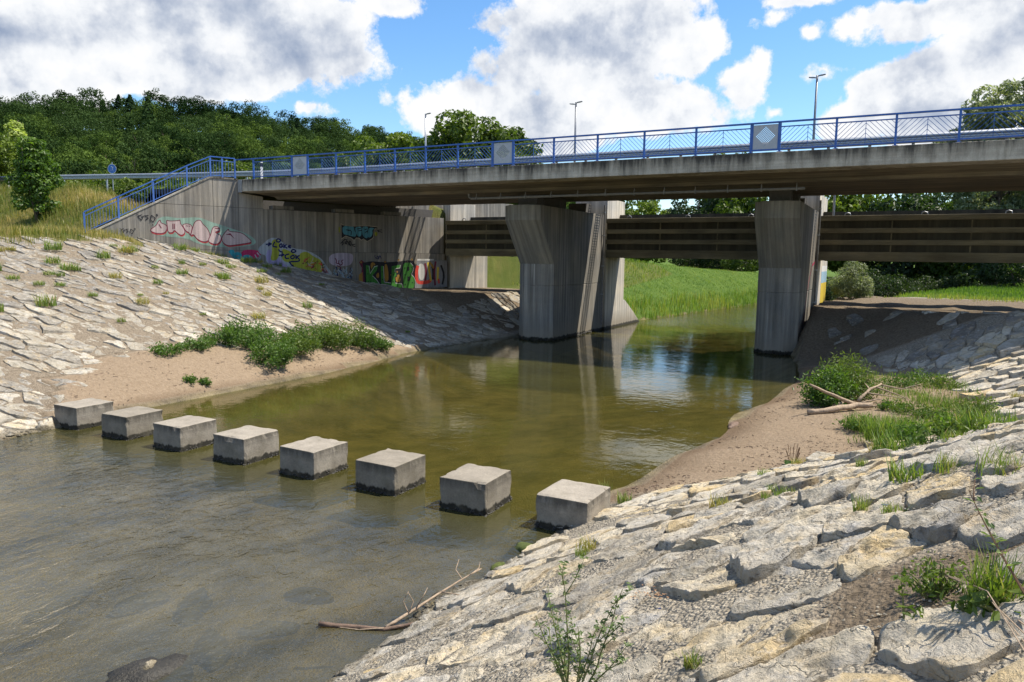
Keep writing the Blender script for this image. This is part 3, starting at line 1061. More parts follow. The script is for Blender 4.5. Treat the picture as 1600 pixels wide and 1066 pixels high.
def add_mesh(name, V_, Fq, Ft, mat, tint, smooth=True):
    me_ = bpy.data.meshes.new(name)
    me_.from_pydata(V_.tolist(), [], list(Fq) + list(Ft))
    me_.materials.append(mat)
    me_.polygons.foreach_set('use_smooth', np.full(len(me_.polygons), smooth))
    a = me_.attributes.new('tint', 'FLOAT', 'POINT')
    a.data.foreach_set('value', np.asarray(tint, dtype=np.float32))
    me_.update()
    me_.set_sharp_from_angle(angle=math.radians(33))
    return me_


RINGS_NEAR = [(1.02, -0.16), (1.01, -0.03), (1.0, 0.35), (0.99, 0.88), (0.965, 1.0)] + [(q, 1.0) for q in (0.92, 0.87, 0.82, 0.76, 0.70, 0.64, 0.58, 0.52, 0.46, 0.40, 0.33, 0.26, 0.19, 0.11)]
RINGS_FINE = [(1.03, -0.16), (1.015, -0.03), (1.0, 0.35), (0.985, 0.9), (0.94, 1.0), (0.82, 1.0), (0.68, 1.0), (0.52, 1.0), (0.36, 1.0), (0.18, 1.0)]
RINGS_MID = [(1.02, -0.14), (1.0, 0.4), (0.975, 1.0), (0.8, 1.0), (0.55, 1.0), (0.28, 1.0)]
RINGS_LOW = [(1.04, -0.12), (0.98, 0.25), (0.86, 1.0), (0.45, 1.0)]


def frame_size(p):
    d = (Vector(p) - EYE)
    z = d.dot(FW)
    if z < 0.5:
        return -1
    x, y = 1139.9 * d.dot(RT) / z + 800, 533 - 1139.9 * d.dot(UP) / z
    if -60 < x < 1660 and -20 < y < 1130:
        return 1 / z
    return -1


def pitch_bank(name, label, cells, keep, down, limit, lod):
    root = empty(name, (0, 0, 0))
    tag(root, label, kind='structure')
    rng = random.Random(len(cells))
    sel = []
    for sd, poly in cells:
        if not keep(sd[0], sd[1]):
            continue
        area = abs(sum(poly[i][0] * poly[(i + 1) % len(poly)][1] - poly[(i + 1) % len(poly)][0] * poly[i][1] for i in range(len(poly)))) / 2
        z = Hs(*sd)
        f = frame_size((sd[0], sd[1], z))
        sel.append((math.sqrt(area) * f if f > 0 else -1, f, sd, poly))
    sel.sort(key=lambda q: -q[0])
    SV, SQ, ST, TT = [], [], [], []
    nb = 0
    for i, (sz, f, sd, poly) in enumerate(sel):
        seg, rings, gap, hg, ti, ro = lod(f, rng, sd)
        if sz < 0:
            seg, rings, ro = 12, RINGS_LOW, 0
        v, fq, ft = stone_geo(poly, rng, seg, rings, gap, hg, ti, down, ro)
        zz_ = Hs(*sd)
        left_ = sd[0] < -10
        mu = 0.44 - 0.22 * min(1, max(0, (zz_ - 0.5) / 2.2)) if left_ else (0.68 if sd[1] < 26 else 0.3)
        tv = min(1, max(0, rng.gauss(mu, 0.11 if left_ else 0.17)))
        if i < limit and sz > 0:
            put(add_mesh('stone', v, fq, ft, M['stone'], np.full(len(v), tv)), 'stone', root)
        else:
            SV.append(v)
            SQ += [tuple(a + nb for a in q) for q in fq]
            ST += [tuple(a + nb for a in q) for q in ft]
            TT.append(np.full(len(v), tv))
            nb += len(v)
    if SV:
        o = put(add_mesh('small_stones', np.concatenate(SV), SQ, ST, M['stone'], np.concatenate(TT)), 'small_stones', root)
        tag(o, kind='stuff')
    return root


def keep_left(x, y):
    dl = float(XL(y)) - x
    if dl < -0.35 or y < -3 or y > 41:
        return False
    if dl < float(SANDW(y)) - 0.15 and y < 25.5:
        return False
    if y > 20 and x < wall_x(y) + 0.35:
        return False
    if y <= 20.5 and Hs(x, y) > 4.25:
        return False
    if y > 31 and dl > 3.2:
        return False
    if y > 29.5 and x > -17.0:
        return False
    return True


def lod_left(f, rng, sd):
    return (26, RINGS_MID, 0.014 + 0.04 * rng.random() ** 2, rng.uniform(-0.015, 0.045), rng.uniform(0.0, 0.10), 0.05)


def keep_right(x, y):
    if y < -1.5 or y > 33.0:
        return False
    if y > 27.0 and math.sin(x * 91.7 + y * 57.3) < 0.62:
        return False
    if y > 28.5 and x < -2.4:
        return False
    if ((x - 0.30) / 0.36) ** 2 + ((y - 3.75) / 0.30) ** 2 < 1:
        return False
    if x < float(XT(y)) - 0.12 and y > 9.6:
        return False
    if x < float(XR(y)) - 0.4:
        return False
    if x > 5.2:
        return False
    if y < 10.4 and x < -3.4 and y > 8.6:
        return False
    return True


def lod_right(f, rng, sd):
    d = 1 / f if f > 0 else 30
    fl = 0.6 + 0.4 * min(1, max(0, (sd[0] + 2.2) / 1.6))          # flush and worn low down, prouder higher up
    g = 0.006 + 0.035 * rng.random() ** 2
    if d < 7.5:
        return (80, RINGS_NEAR, g, rng.uniform(0.01, 0.05) * fl, rng.uniform(0.0, 0.14) * fl, 0.05 * (0.5 + 0.5 * fl))
    if d < 16:
        return (32, RINGS_FINE[:1] + RINGS_FINE[2:], g, rng.uniform(0.01, 0.055) * fl, rng.uniform(0.0, 0.14) * fl, 0.045)
    return (18, RINGS_MID, g, rng.uniform(0.0, 0.07), rng.uniform(0.02, 0.18), 0.045)


rs = random.Random(11)
cells_l = voronoi(-34, -15.2, -4, 42, 0.72, 0.46, math.radians(40), rs, 0.48, 0.07)
bank_l = pitch_bank('stone_bank', 'sunlit sloping bank of pale pitched limestone on the far side below the graffiti wall', cells_l, keep_left, (0.35, -0.94), 300, lod_left)
rs = random.Random(23)
cells_r = voronoi(-5, 5.2, -2, 34, 0.66, 0.43, math.radians(70), rs, 0.48, 0.08)
bank_r = pitch_bank('stone_bank', 'near bank of large rough limestone slabs in the foreground', cells_r, keep_right, (-0.65, -0.76), 300, lod_right)
# ---------------------------------------------------------------- stepping stones
FR = [(-15.336, 9.185), (-13.641, 9.164), (-11.957, 9.133), (-10.244, 9.111), (-8.548, 9.091), (-6.865, 9.091), (-5.167, 9.029), (-3.527, 9.013)]
STEP_LABEL = ['square concrete stepping stone half set into the far bank beside the sand', 'second stepping stone from the far bank, next to the one set into it',
              'third stepping stone from the far bank, surrounded by water', 'fourth stepping stone from the far bank in the middle of the row',
              'fifth stepping stone from the far bank, with a mussel-dark foot', 'sixth stepping stone from the far bank, third from the near bank',
              'second stepping stone from the near bank, wholly surrounded by water', 'concrete stepping stone set into the near bank at the end of the row']
rs = random.Random(5)
blob_v = [(1, 0, 0), (0.3, 0.9, 0), (-0.8, 0.6, 0), (-0.8, -0.6, 0), (0.3, -0.9, 0), (0, 0, 0.9), (0, 0, -0.9)]
blob_f = [(0, 1, 5), (1, 2, 5), (2, 3, 5), (3, 4, 5), (4, 0, 5), (1, 0, 6), (2, 1, 6), (3, 2, 6), (4, 3, 6), (0, 4, 6)]
for i, (fx, fy) in enumerate(FR):
    st = empty('stepping_stone', (fx - 0.405, fy + 0.435, -0.75))
    tag(st, STEP_LABEL[i], 'stepping stone', 'stepping stones crossing the river')
    st.rotation_euler = (math.radians(rs.uniform(-0.7, 0.7)), math.radians(rs.uniform(-0.7, 0.7)), math.radians(rs.uniform(-1.4, 1.4)))
    me = bpy.data.meshes.new('block')
    import bmesh
    bm = bmesh.new()
    bmesh.ops.create_grid(bm, x_segments=1, y_segments=1, size=0.5)
    bm.clear()
    res = bmesh.ops.create_cube(bm, size=1.0)
    for v in bm.verts:
        v.co = Vector((v.co.x * 0.81, v.co.y * 0.871, (v.co.z + 0.5) * 1.2375))
    bmesh.ops.subdivide_edges(bm, edges=bm.edges[:], cuts=11, use_grid_fill=True)
    for v in bm.verts:
        p = v.co
        ed = sorted([0.405 - abs(p.x), 0.4355 - abs(p.y), 1.2375 - p.z])
        chip = max(0, 0.05 - ed[1]) / 0.05 if ed[0] < 0.001 and p.z > 0.3 else 0
        nn = noise.noise((p.x * 5 + i * 7, p.y * 5, p.z * 5))
        q = Vector((p.x, p.y, 0)).normalized()
        v.co = p - Vector((q.x, q.y, 0.6 if p.z > 0.9 else 0)) * (0.010 * chip + max(0, nn - 0.12) * 0.09 * chip)
        if i == 0 and p.x < 0.1 and p.z < 1.05:          # broken lower corner in the bank
            v.co.x += max(0, (1.05 - p.z)) * 0.35 * max(0, 0.1 - p.x) / 0.5
    bm.to_mesh(me)
    bm.free()
    for p in me.polygons:
        p.use_smooth = False
    me.materials.append(M['block'])
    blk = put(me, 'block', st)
    bv = blk.modifiers.new('bevel', 'BEVEL')
    bv.width = 0.010
    bv.segments = 2
    bv.angle_limit = math.radians(40)
    V_, F_ = [], []
    for side in range(4):
        n_ = 95
        for q in range(n_):
            u = rs.uniform(-0.5, 0.5)
            nn = max(0.0, noise.noise((u * 6, side * 9.0 + i, 1)) + 0.25)
            hh = 0.75 + rs.uniform(-0.05, 0.0) + rs.random() ** 1.6 * (0.12 + 0.14 * ((i * 37) % 10) / 10) * nn
            r = rs.uniform(0.012, 0.026)
            if side == 0:
                c = (u * 0.81, -0.437, hh)
            elif side == 1:
                c = (0.407, u * 0.871, hh)
            elif side == 2:
                c = (u * 0.81, 0.437, hh)
            else:
                c = (-0.407, u * 0.871, hh)
            b = len(V_)
            for w in blob_v:
                V_.append((c[0] + w[0] * r * rs.uniform(.7, 1.2), c[1] + w[1] * r * rs.uniform(.7, 1.2), c[2] + w[2] * r * rs.uniform(.6, 1.2)))
            F_ += [tuple(b + a for a in f) for f in blob_f]
    cr = put(np_mesh('mussel_crust', V_, F_, M['crust']), 'mussel_crust', st)
    tag(cr, kind='stuff')

# ---------------------------------------------------------------- road bridge
ZF0, ZF1 = 6.905, 7.49
DECK_R = 24.0


def xw(y):
    return WE.x + (y - WE.y) * math.tan(WALL_A)


bridge = empty('road_bridge', (-9, 31, 0))
tag(bridge, 'grey concrete road bridge on two flared piers crossing the river', 'bridge')
mb = MB()
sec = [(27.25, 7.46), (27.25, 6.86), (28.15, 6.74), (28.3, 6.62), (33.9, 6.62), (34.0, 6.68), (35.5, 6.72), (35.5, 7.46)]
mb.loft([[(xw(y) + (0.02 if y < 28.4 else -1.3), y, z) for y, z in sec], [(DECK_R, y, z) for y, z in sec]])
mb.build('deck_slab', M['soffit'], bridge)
mb = MB()
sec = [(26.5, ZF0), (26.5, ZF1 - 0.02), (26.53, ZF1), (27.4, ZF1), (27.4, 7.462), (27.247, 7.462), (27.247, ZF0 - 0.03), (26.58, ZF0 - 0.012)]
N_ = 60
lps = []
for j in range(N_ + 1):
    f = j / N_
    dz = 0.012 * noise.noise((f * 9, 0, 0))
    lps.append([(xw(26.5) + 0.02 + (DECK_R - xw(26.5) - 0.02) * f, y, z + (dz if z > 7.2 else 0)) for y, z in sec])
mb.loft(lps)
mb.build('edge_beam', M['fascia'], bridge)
mb = MB()
mb.box(-29.62, -29.35, 26.46, 26.499, ZF0 - 0.05, ZF1 - 0.02)
mb.build('joint_cover', M['zinc'], bridge)
mb = MB()
mb.box(xw(36) + 1, DECK_R, 27.42, 35.2, 7.464, 7.485)
mb.build('roadway', M['asphalt'], bridge)
mb = MB()
mb.box(xw(35.3) + 0.5, DECK_R, 35.2, 35.52, 7.30, 7.66)
mb.build('far_kerb', M['fascia'], bridge)


def pier(x0, x1, yb, yt, yend):
    """wall pier with a three-faced nose that flares out towards the top"""
    mb = MB()

    def loop(z, yn, ins=0.0):
        w = x1 - x0
        c = 0.33
        return [(x0 + ins, yn + 0.18 + ins, z), (x0 + w * 0.26, yn - c + ins, z), (x1 - w * 0.30, yn - c + ins, z), (x1 - ins, yn + ins, z), (x1 - ins, yend - ins, z), (x0 + ins, yend - ins, z)]
    L = [loop(-1.2, yb), loop(2.50, yb), loop(2.51, yb, 0.018), loop(2.535, yb, 0.018), loop(2.545, yb), loop(3.53, yb), loop(3.535, yb - 0.01), loop(5.43, yt), loop(5.44, yt - 0.012), loop(6.10, yt - 0.03)]
    mb.loft(L)
    for q in range(30, 54):
        if q % 6 in (0, 1, 2):
            mb.m[q] = 1
    p = mb.build('pier', [M['pier'], M['pier_flare']], bridge, bevel=0.012)
    for yy_ in (yt + 0.9, yt + 3.4, yend - 1.2):
        mbb = MB()
        mbb.box(x0 + 0.45, x1 - 0.45, yy_ - 0.35, yy_ + 0.35, 6.10, 6.618)
        mbb.build('bearing', M['void'], p)
    # weed growing along the water line
    V_, F_ = [], []
    rr = random.Random(int(x0 * 10))
    lp = loop(0, yb)
    for e in range(6):
        a, bb = Vector(lp[e]), Vector(lp[(e + 1) % 6])
        ln = (bb - a).length
        nrm = Vector((bb.y - a.y, -(bb.x - a.x), 0)).normalized()
        for q in range(int(ln * 40)):
            u = rr.random()
            c = a + (bb - a) * u + nrm * 0.01
            c.z = rr.uniform(-0.02, 0.05) + (0.10 * rr.random() if noise.noise((u * ln * 3, e, 2)) > 0 else 0)
            r = rr.uniform(0.025, 0.05)
            b_ = len(V_)
            for w in blob_v:
                V_.append((c.x + w[0] * r + 9, c.y + w[1] * r - 31, c.z + w[2] * r * rr.uniform(.6, 1.2)))
            F_ += [tuple(b_ + a_ for a_ in f) for f in blob_f]
    wd = put(np_mesh('waterline_weed', V_, F_, M['crust']), 'waterline_weed', p)
    tag(wd, kind='stuff')
    return p


pier_l = pier(-15.85, -14.0, 30.6, 29.1, 36.9)
pier_r = pier(-5.2, -3.5, 31.65, 30.1, 36.9)
tag(pier_l, 'pier standing in the water beside the far bank')
tag(pier_r, 'pier beside the near bank with white lime runs down its face')
mb = MB()
ppath = [(-17.2, 28.5, 6.40), (-3.2, 28.5, 6.42)]
mb.tube(ppath, 0.055, 10)
for q in range(12):
    x = -16.9 + q * 1.22
    mb.box(x - 0.02, x + 0.02, 28.43, 28.57, 6.34, 6.50)
    mb.box(x - 0.012, x + 0.012, 28.49, 28.51, 6.48, 6.70)
mb.tube([(-17.2, 28.5, 6.40), (-17.3, 28.5, 6.48), (-17.32, 28.5, 6.68)], 0.05, 8)
mb.build('drain_pipe', M['pipe'], bridge)

# ---------------------------------------------------------------- abutment with its wing wall


def on_wall(px, py, off=0.0):
    """a place on the abutment face: (distance along the wall, height)"""
    D = ray(px, py)
    P0 = WE + WNRM * off
    t = (P0 - EYE).dot(WNRM) / D.dot(WNRM)
    p = EYE + D * t
    return ((p - WE).dot(WDIR), p.z)


def wp(t, z, off=0.0):
    p = WE + WDIR * t + WNRM * off
    return (p.x, p.y, z)


abut = empty('bridge_abutment', (WE.x, WE.y, 0))
tag(abut, 'concrete abutment and sloping wing wall covered in graffiti', 'retaining wall')
T_END = on_wall(690, 430)[0] + 0.15
T_KINK = on_wall(328, 279)[0]
T_WING = on_wall(130, 365)[0]
T_STEP = on_wall(411, 309)[0]
Z_J1 = 6.13
Z_J2 = 3.97
T_V = on_wall(334, 350)[0]
T_SHIFT = on_wall(556, 420)[0]


def top_z(t):
    if t <= T_KINK:
        return 4.45 + (7.47 - 4.45) * (t - T_WING) / (T_KINK - T_WING)
    if t < 0.0:
        return 7.47
    if t < T_STEP:
        return 6.86 - 0.14 * t / T_STEP
    return Z_J1


cols = [T_WING, (T_WING + T_KINK) / 2 - 0.3, T_KINK, T_V, 0.0, T_STEP, T_STEP + 2.6, T_SHIFT, T_SHIFT + 2.4, T_END]
rows = [0.6, Z_J2, Z_J1 - 0.02, 7.6]
G_ = 0.009
for ci in range(len(cols) - 1):
    a, b = cols[ci] + (G_ if ci not in (1, 2, 6) else 0), cols[ci + 1] - (G_ if ci not in (0, 1, 5) else 0)
    for ri in range(3):
        z0, z1 = rows[ri] + (G_ if ri else 0), rows[ri + 1] - G_
        ta, tb = top_z(a + 1e-4), top_z(b - 1e-4)
        if max(ta, tb) <= z0 + 0.05:
            continue
        poly = [(a, z0), (b, z0)]
        if tb > z0:
            poly.append((b, min(z1, tb)))
        if (ta - z1) * (tb - z1) < 0:
            tc = a + (b - a) * (z1 - ta) / (tb - ta)
            poly.append((tc, z1))
        if ta > z0:
            poly.append((a, min(z1, ta)))
        elif tb > z0 and ta < z0:
            tc = a + (b - a) * (z0 - ta) / (tb - ta)
            poly = [(tc, z0), (b, z0), (b, min(z1, tb))] + ([(a + (b - a) * (z1 - ta) / (tb - ta), z1)] if tb > z1 else [])
        off = 0.10 if (ci >= 7 and ri == 0) else 0.0
        mb = MB()
        mb.loft([[wp(t, z, -0.5) for t, z in poly], [wp(t, z, off) for t, z in poly]])
        mb.build('wall_panel', M['wall'], abut, bevel=0.006)
mb = MB()
core = [(T_WING + 0.02, 0.6), (T_END - 0.02, 0.6), (T_END - 0.02, Z_J1 - 0.03), (T_STEP - 0.01, Z_J1 - 0.03), (T_STEP - 0.02, 6.7), (-0.02, 6.82), (-0.03, 7.42), (T_KINK, 7.42), (T_WING + 0.02, 4.40)]
mb.loft([[wp(t, z, -0.48) for t, z in core], [wp(t, z, -0.03) for t, z in core]])
mb.build('wall_core', M['void'], abut)
mb = MB()                                                  # coping along the sloping top
for (ta, tb) in ((T_WING, T_KINK), (T_KINK, -0.02)):
    za, zb_ = top_z(ta + 1e-4) + 0.0, top_z(tb - 1e-4)
    mb.loft([[wp(ta, za + 0.004, -0.52), wp(ta, za + 0.004, 0.03), wp(ta, za + 0.075, 0.03), wp(ta, za + 0.075, -0.52)],
             [wp(tb, zb_ + 0.004, -0.52), wp(tb, zb_ + 0.004, 0.03), wp(tb, zb_ + 0.075, 0.03), wp(tb, zb_ + 0.075, -0.52)]])
mb.build('coping', M['fascia'], abut)
mb = MB()
mb.loft([[wp(t, z, -1.0) for t, z in ((T_STEP - 0.1, 5.5), (T_END, 5.5), (T_END, 6.6), (T_STEP - 0.1, 6.6))],
         [wp(t, z, -0.75) for t, z in ((T_STEP - 0.1, 5.5), (T_END, 5.5), (T_END, 6.6), (T_STEP - 0.1, 6.6))]])
mb.build('back_wall', M['void'], abut)
mb = MB()
tq = ((8.35, 5.5), (T_END + 6.0, 5.5), (T_END + 6.0, 7.3), (10.2, 7.3), (10.15, 6.85), (8.35, 6.85))
mb.loft([[wp(t, z, -1.3) for t, z in tq], [wp(t, z, -1.02) for t, z in tq]])
mb.build('back_wall', M['wall'], abut)
for px in (444, 540, 615):
    t = on_wall(px, 325)[0]
    mb = MB()
    mb.loft([[wp(t - 0.55, Z_J1, -0.7), wp(t + 0.55, Z_J1, -0.7), wp(t + 0.55, Z_J1, -0.12), wp(t - 0.55, Z_J1, -0.12)],
             [wp(t - 0.55, 6.32, -0.7), wp(t + 0.55, 6.32, -0.7), wp(t + 0.55, 6.32, -0.12), wp(t - 0.55, 6.32, -0.12)]])
    mb.build('bearing_plinth', M['wall'], abut)
# cap block of the girder bridge's abutment, in the same line
g_ab = empty('girder_abutment', (-23.5, 38.5, 0))
tag(g_ab, 'pale sunlit concrete abutment under the far end of the girder bridge', 'retaining wall')
ta, tb, tc = on_wall(703, 440)[0], on_wall(742, 440)[0], on_wall(761, 440)[0]
mb = MB()
mb.loft([[wp(t, z, -0.8) for t, z in ((ta, 0.8), (tb - .01, 0.8), (tb - .01, 7.0), (ta, 7.0))], [wp(t, z, 0.0) for t, z in ((ta, 0.8), (tb - .01, 0.8), (tb - .01, 7.0), (ta, 7.0))]])
mb.build('wall_panel', M['pale'], g_ab, bevel=0.01)
mb = MB()
mb.loft([[wp(t, z, -0.8) for t, z in ((tb + .01, 0.8), (tc, 0.8), (tc, 6.2), (tb + .01, 6.2))], [wp(t, z, 0.02) for t, z in ((tb + .01, 0.8), (tc, 0.8), (tc, 6.2), (tb + .01, 6.2))]])
mb.build('wall_panel', M['pale'], g_ab, bevel=0.01)

# ---------------------------------------------------------------- graffiti (flat paint on the wall)
LAYER = [0.004]


class Spray:
    """one painting: filled shapes and strokes laid on the wall, traced in wall coordinates"""
    def __init__(self, conv, base=0.0):
        self.mb, self.conv, self.base = MB(), conv, base

    def _off(self):
        LAYER[0] += 0.00035
        return self.base + LAYER[0]

    def P(self, p, off):
        t, z = self.conv(p[0], p[1])
        return (t, z, off)

    def fill(self, pts, col):
        o = self._off()
        q = [self.conv(*p) for p in pts]
        self.mb.face([wp(t, z, o) for t, z in q], PKEYS.index(col))

    def blob(self, pts, col, it=2):
        """rounded filled shape"""
        for _ in range(it):
            out = []
            for i in range(len(pts)):
                a, b = pts[i], pts[(i + 1) % len(pts)]
                out += [(a[0] * .75 + b[0] * .25, a[1] * .75 + b[1] * .25), (a[0] * .25 + b[0] * .75, a[1] * .25 + b[1] * .75)]
            pts = out
        self.fill(pts, col)
        return pts

    def line(self, pts, w, col, closed=False, it=0):
        for _ in range(it):
            out = [] if closed else [pts[0]]
            n = len(pts)
            for i in range(n if closed else n - 1):
                a, b = pts[i], pts[(i + 1) % n]
                out += [(a[0] * .75 + b[0] * .25, a[1] * .75 + b[1] * .25), (a[0] * .25 + b[0] * .75, a[1] * .25 + b[1] * .75)]
            if not closed:
                out.append(pts[-1])
            pts = out
        o = self._off()
        q = [Vector(self.conv(*p)) for p in pts]
        if closed:
            q.append(q[0])
        L, R_ = [], []
        for i, p in enumerate(q):
            d0 = (p - q[i - 1]).normalized() if i else None
            d1 = (q[i + 1] - p).normalized() if i < len(q) - 1 else None
            if closed and i in (0, len(q) - 1):
                d0, d1 = (q[0] - q[-2]).normalized(), (q[1] - q[0]).normalized()
            d = (d0 + d1) if d0 and d1 else (d0 or d1)
            if d.length < 1e-6:
                d = d1
            d = d.normalized()
            n_ = Vector((-d.y, d.x))
            s = w / 2
            if d0 and d1:
                s = min(w, s / max(0.5, n_.dot(Vector((-d1.y, d1.x)))))
            L.append(p + n_ * s)
            R_.append(p - n_ * s)
        c = PKEYS.index(col)
        for i in range(len(q) - 1):
            self.mb.face([wp(*R_[i], o), wp(*R_[i + 1], o), wp(*L[i + 1], o), wp(*L[i], o)], c)

    def done(self, label):
        g = self.mb.build('graffiti', PMATS, abut)
        tag(g, label)
        return g


def zc(x0, y0, s):
    return lambda pts: [(x0 + x / s, y0 + y / s) for x, y in pts]


# the long pink piece with red shade
S = Spray(on_wall)
Z = zc(170, 320, 6.4)
S.blob(Z([(440, 250), (470, 150), (560, 110), (700, 140), (900, 120), (1010, 170), (1120, 200), (1200, 230), (1420, 300), (1500, 400), (1250, 430), (1050, 420), (880, 390), (800, 340), (600, 320), (480, 310)]), 'mint', 2)
letters = [[(400, 258), (480, 205), (490, 170), (515, 150), (520, 185), (575, 200), (585, 240), (560, 285), (480, 290)],
           [(575, 150), (600, 165), (700, 160), (712, 150), (715, 190), (750, 235), (765, 280), (730, 310), (690, 290), (655, 250), (640, 280), (590, 280), (585, 220)],
           [(735, 195), (800, 190), (835, 215), (830, 250), (815, 310), (800, 275), (770, 265), (750, 230)],
           [(860, 165), (915, 150), (935, 190), (985, 235), (1015, 300), (1000, 360), (950, 375), (880, 345), (845, 290), (815, 320), (835, 240)],
           [(1050, 215), (1105, 225), (1110, 265), (1060, 270), (1080, 290), (1125, 310), (1120, 370), (1070, 400), (1010, 380), (990, 360), (1020, 300), (1030, 250)],
           [(1130, 315), (1200, 235), (1195, 270), (1320, 275), (1380, 320), (1440, 375), (1350, 390), (1250, 405), (1180, 410), (1130, 370)]]
for L_ in letters:
    P_ = Z(L_)
    sh_ = [(x + 0.7, y + 2.4) for x, y in P_]
    S.blob(sh_, 'red', 2)
for L_ in letters:
    pts = S.blob(Z(L_), 'pink', 2)
    S.line(pts, 0.035, 'maroon', True)
for st_ in ([(500, 195), (525, 235)], [(640, 190), (640, 245)], [(655, 190), (655, 245)], [(1060, 235), (1105, 240)], [(775, 210), (790, 215)], [(800, 212), (812, 218)]):
    S.line(Z(st_), 0.04, 'maroon')
S.fill(Z([(1165, 300), (1215, 285), (1260, 345), (1215, 305)]), 'maroon')
S.done('long pink bubble-letter graffiti with red shading on the wing wall')
# two small black tags
for lab, X0, Y0, SC_ in (('upper small black GSO tag on the wing wall', 285, 95, 1.0), ('lower small black GSO tag on the wing wall', 115, 235, 0.74)):
    S = Spray(on_wall)

    def Q(pts):
        return Z([(X0 + x * SC_, Y0 + y * SC_) for x, y in pts])
    w = 0.035 * SC_ + 0.006
    S.line(Q([(45, 5), (5, 20), (38, 62), (62, 22), (36, 30)]), w, 'black')          # G
    S.line(Q([(112, 12), (74, 16), (108, 40), (80, 60)]), w, 'black')                 # S
    S.line(Q([(140, 10), (128, 58), (160, 78), (178, 40), (140, 10)]), w, 'black')    # O
    S.line(Q([(188, 10), (200, -2)]), w, 'black')
    S.line(Q([(192, 22), (206, 8)]), w, 'black')
    S.line(Q([(122, 76), (128, 82)]), w, 'black')
    S.line(Q([(152, 100), (158, 112)]), w, 'black')
    S.line(Q([(-12, 0), (4, 6)]), w * .7, 'black')
    S.done(lab)
# turquoise figure on crimson, low down in the shade
S = Spray(on_wall)
S.blob(Z([(1330, 450), (1480, 450), (1540, 500), (1420, 560), (1320, 520)]), 'crimson', 2)
S.line(Z([(1205, 460), (1240, 500), (1270, 540), (1320, 530), (1310, 490), (1260, 490), (1255, 540), (1330, 585), (1410, 590), (1435, 545), (1400, 515), (1350, 520), (1350, 555), (1400, 565)]), 0.16, 'teal', it=2)
S.blob(Z([(1205, 445), (1260, 455), (1250, 500), (1210, 490)]), 'teal', 2)
S.line(Z([(1480, 480), (1520, 520), (1490, 560), (1540, 590)]), 0.05, 'haze', it=1)
S.line(Z([(1460, 500), (1480, 540)]), 0.05, 'haze')
S.done('turquoise and crimson graffiti low on the shaded wall')
# yellow and lilac cloud with navy handwriting
S = Spray(on_wall)
Z = zc(380, 360, 7.2727)
S.blob(Z([(165, 205), (230, 150), (300, 85), (400, 85), (430, 130), (520, 180), (590, 210), (690, 220), (800, 260), (900, 330), (960, 430), (1010, 480), (1000, 540), (900, 545), (780, 520), (680, 545), (560, 480), (420, 395), (260, 380), (260, 280), (180, 270)]), 'haze', 2)
S.blob(Z([(265, 215), (330, 230), (420, 330), (520, 430), (680, 500), (800, 520), (940, 530), (880, 550), (680, 545), (560, 490), (420, 400), (260, 375)]), 'lilac', 2)
S.blob(Z([(315, 110), (400, 100), (420, 160), (400, 340), (300, 350), (330, 230)]), 'lime', 2)
S.blob(Z([(430, 200), (520, 230), (640, 300), (640, 260), (720, 235), (800, 300), (880, 330), (930, 440), (860, 500), (720, 510), (600, 460), (540, 370), (440, 350)]), 'lime', 2)
nv = 0.075
S.line(Z([(355, 130), (330, 185), (385, 190)]), nv, 'navy', it=1)                                            # C
S.line(Z([(375, 110), (395, 95), (425, 110), (410, 135), (380, 132), (375, 110)]), nv, 'navy', it=1)         # o above
S.line(Z([(435, 150), (410, 165), (415, 195), (440, 190), (438, 150), (445, 195)]), nv, 'navy', it=1)         # o
S.line(Z([(460, 150), (462, 205)]), nv, 'navy')
S.line(Z([(490, 160), (464, 182), (500, 205)]), nv, 'navy')                                                   # k
S.line(Z([(505, 190), (540, 178), (520, 170), (508, 192), (545, 200)]), nv, 'navy', it=1)                     # e
S.line(Z([(255, 160), (312, 155)]), nv, 'navy')
S.line(Z([(285, 140), (315, 155), (280, 178)]), nv, 'navy')
S.line(Z([(400, 215), (410, 238), (450, 250)]), nv, 'navy', it=1)
S.line(Z([(400, 285), (455, 278)]), nv, 'navy')
S.line(Z([(435, 262), (460, 278), (430, 298)]), nv, 'navy')
S.line(Z([(520, 270), (475, 280), (475, 320), (520, 318)]), nv, 'navy', it=1)                                 # C
S.line(Z([(545, 230), (570, 215), (600, 235), (580, 252), (545, 248), (545, 230)]), nv, 'navy', it=1)         # o above
S.line(Z([(560, 285), (535, 300), (545, 325), (580, 315), (575, 285), (560, 285)]), nv, 'navy', it=1)         # O
S.line(Z([(595, 280), (600, 330)]), nv, 'navy')
S.line(Z([(640, 285), (602, 305), (640, 330), (630, 355), (520, 355), (540, 385), (575, 425)]), nv, 'navy', it=1)   # K with a long tail
S.line(Z([(560, 390), (600, 460)]), nv * .6, 'black')
rr = random.Random(3)
for q in range(34):
    x, y = rr.uniform(670, 930), 0
    y = 330 + (x - 670) * 0.32 + rr.uniform(-30, 70)
    pts = [(x, y)]
    for _ in range(3):
        pts.append((pts[-1][0] + rr.uniform(-28, 28), pts[-1][1] + rr.uniform(-30, 30)))
    S.line(Z(pts), 0.035, rr.choice(['red', 'maroon', 'black', 'scarlet', 'pink']))
S.done('yellow and lilac graffiti with navy Coke and COK lettering and arrows')
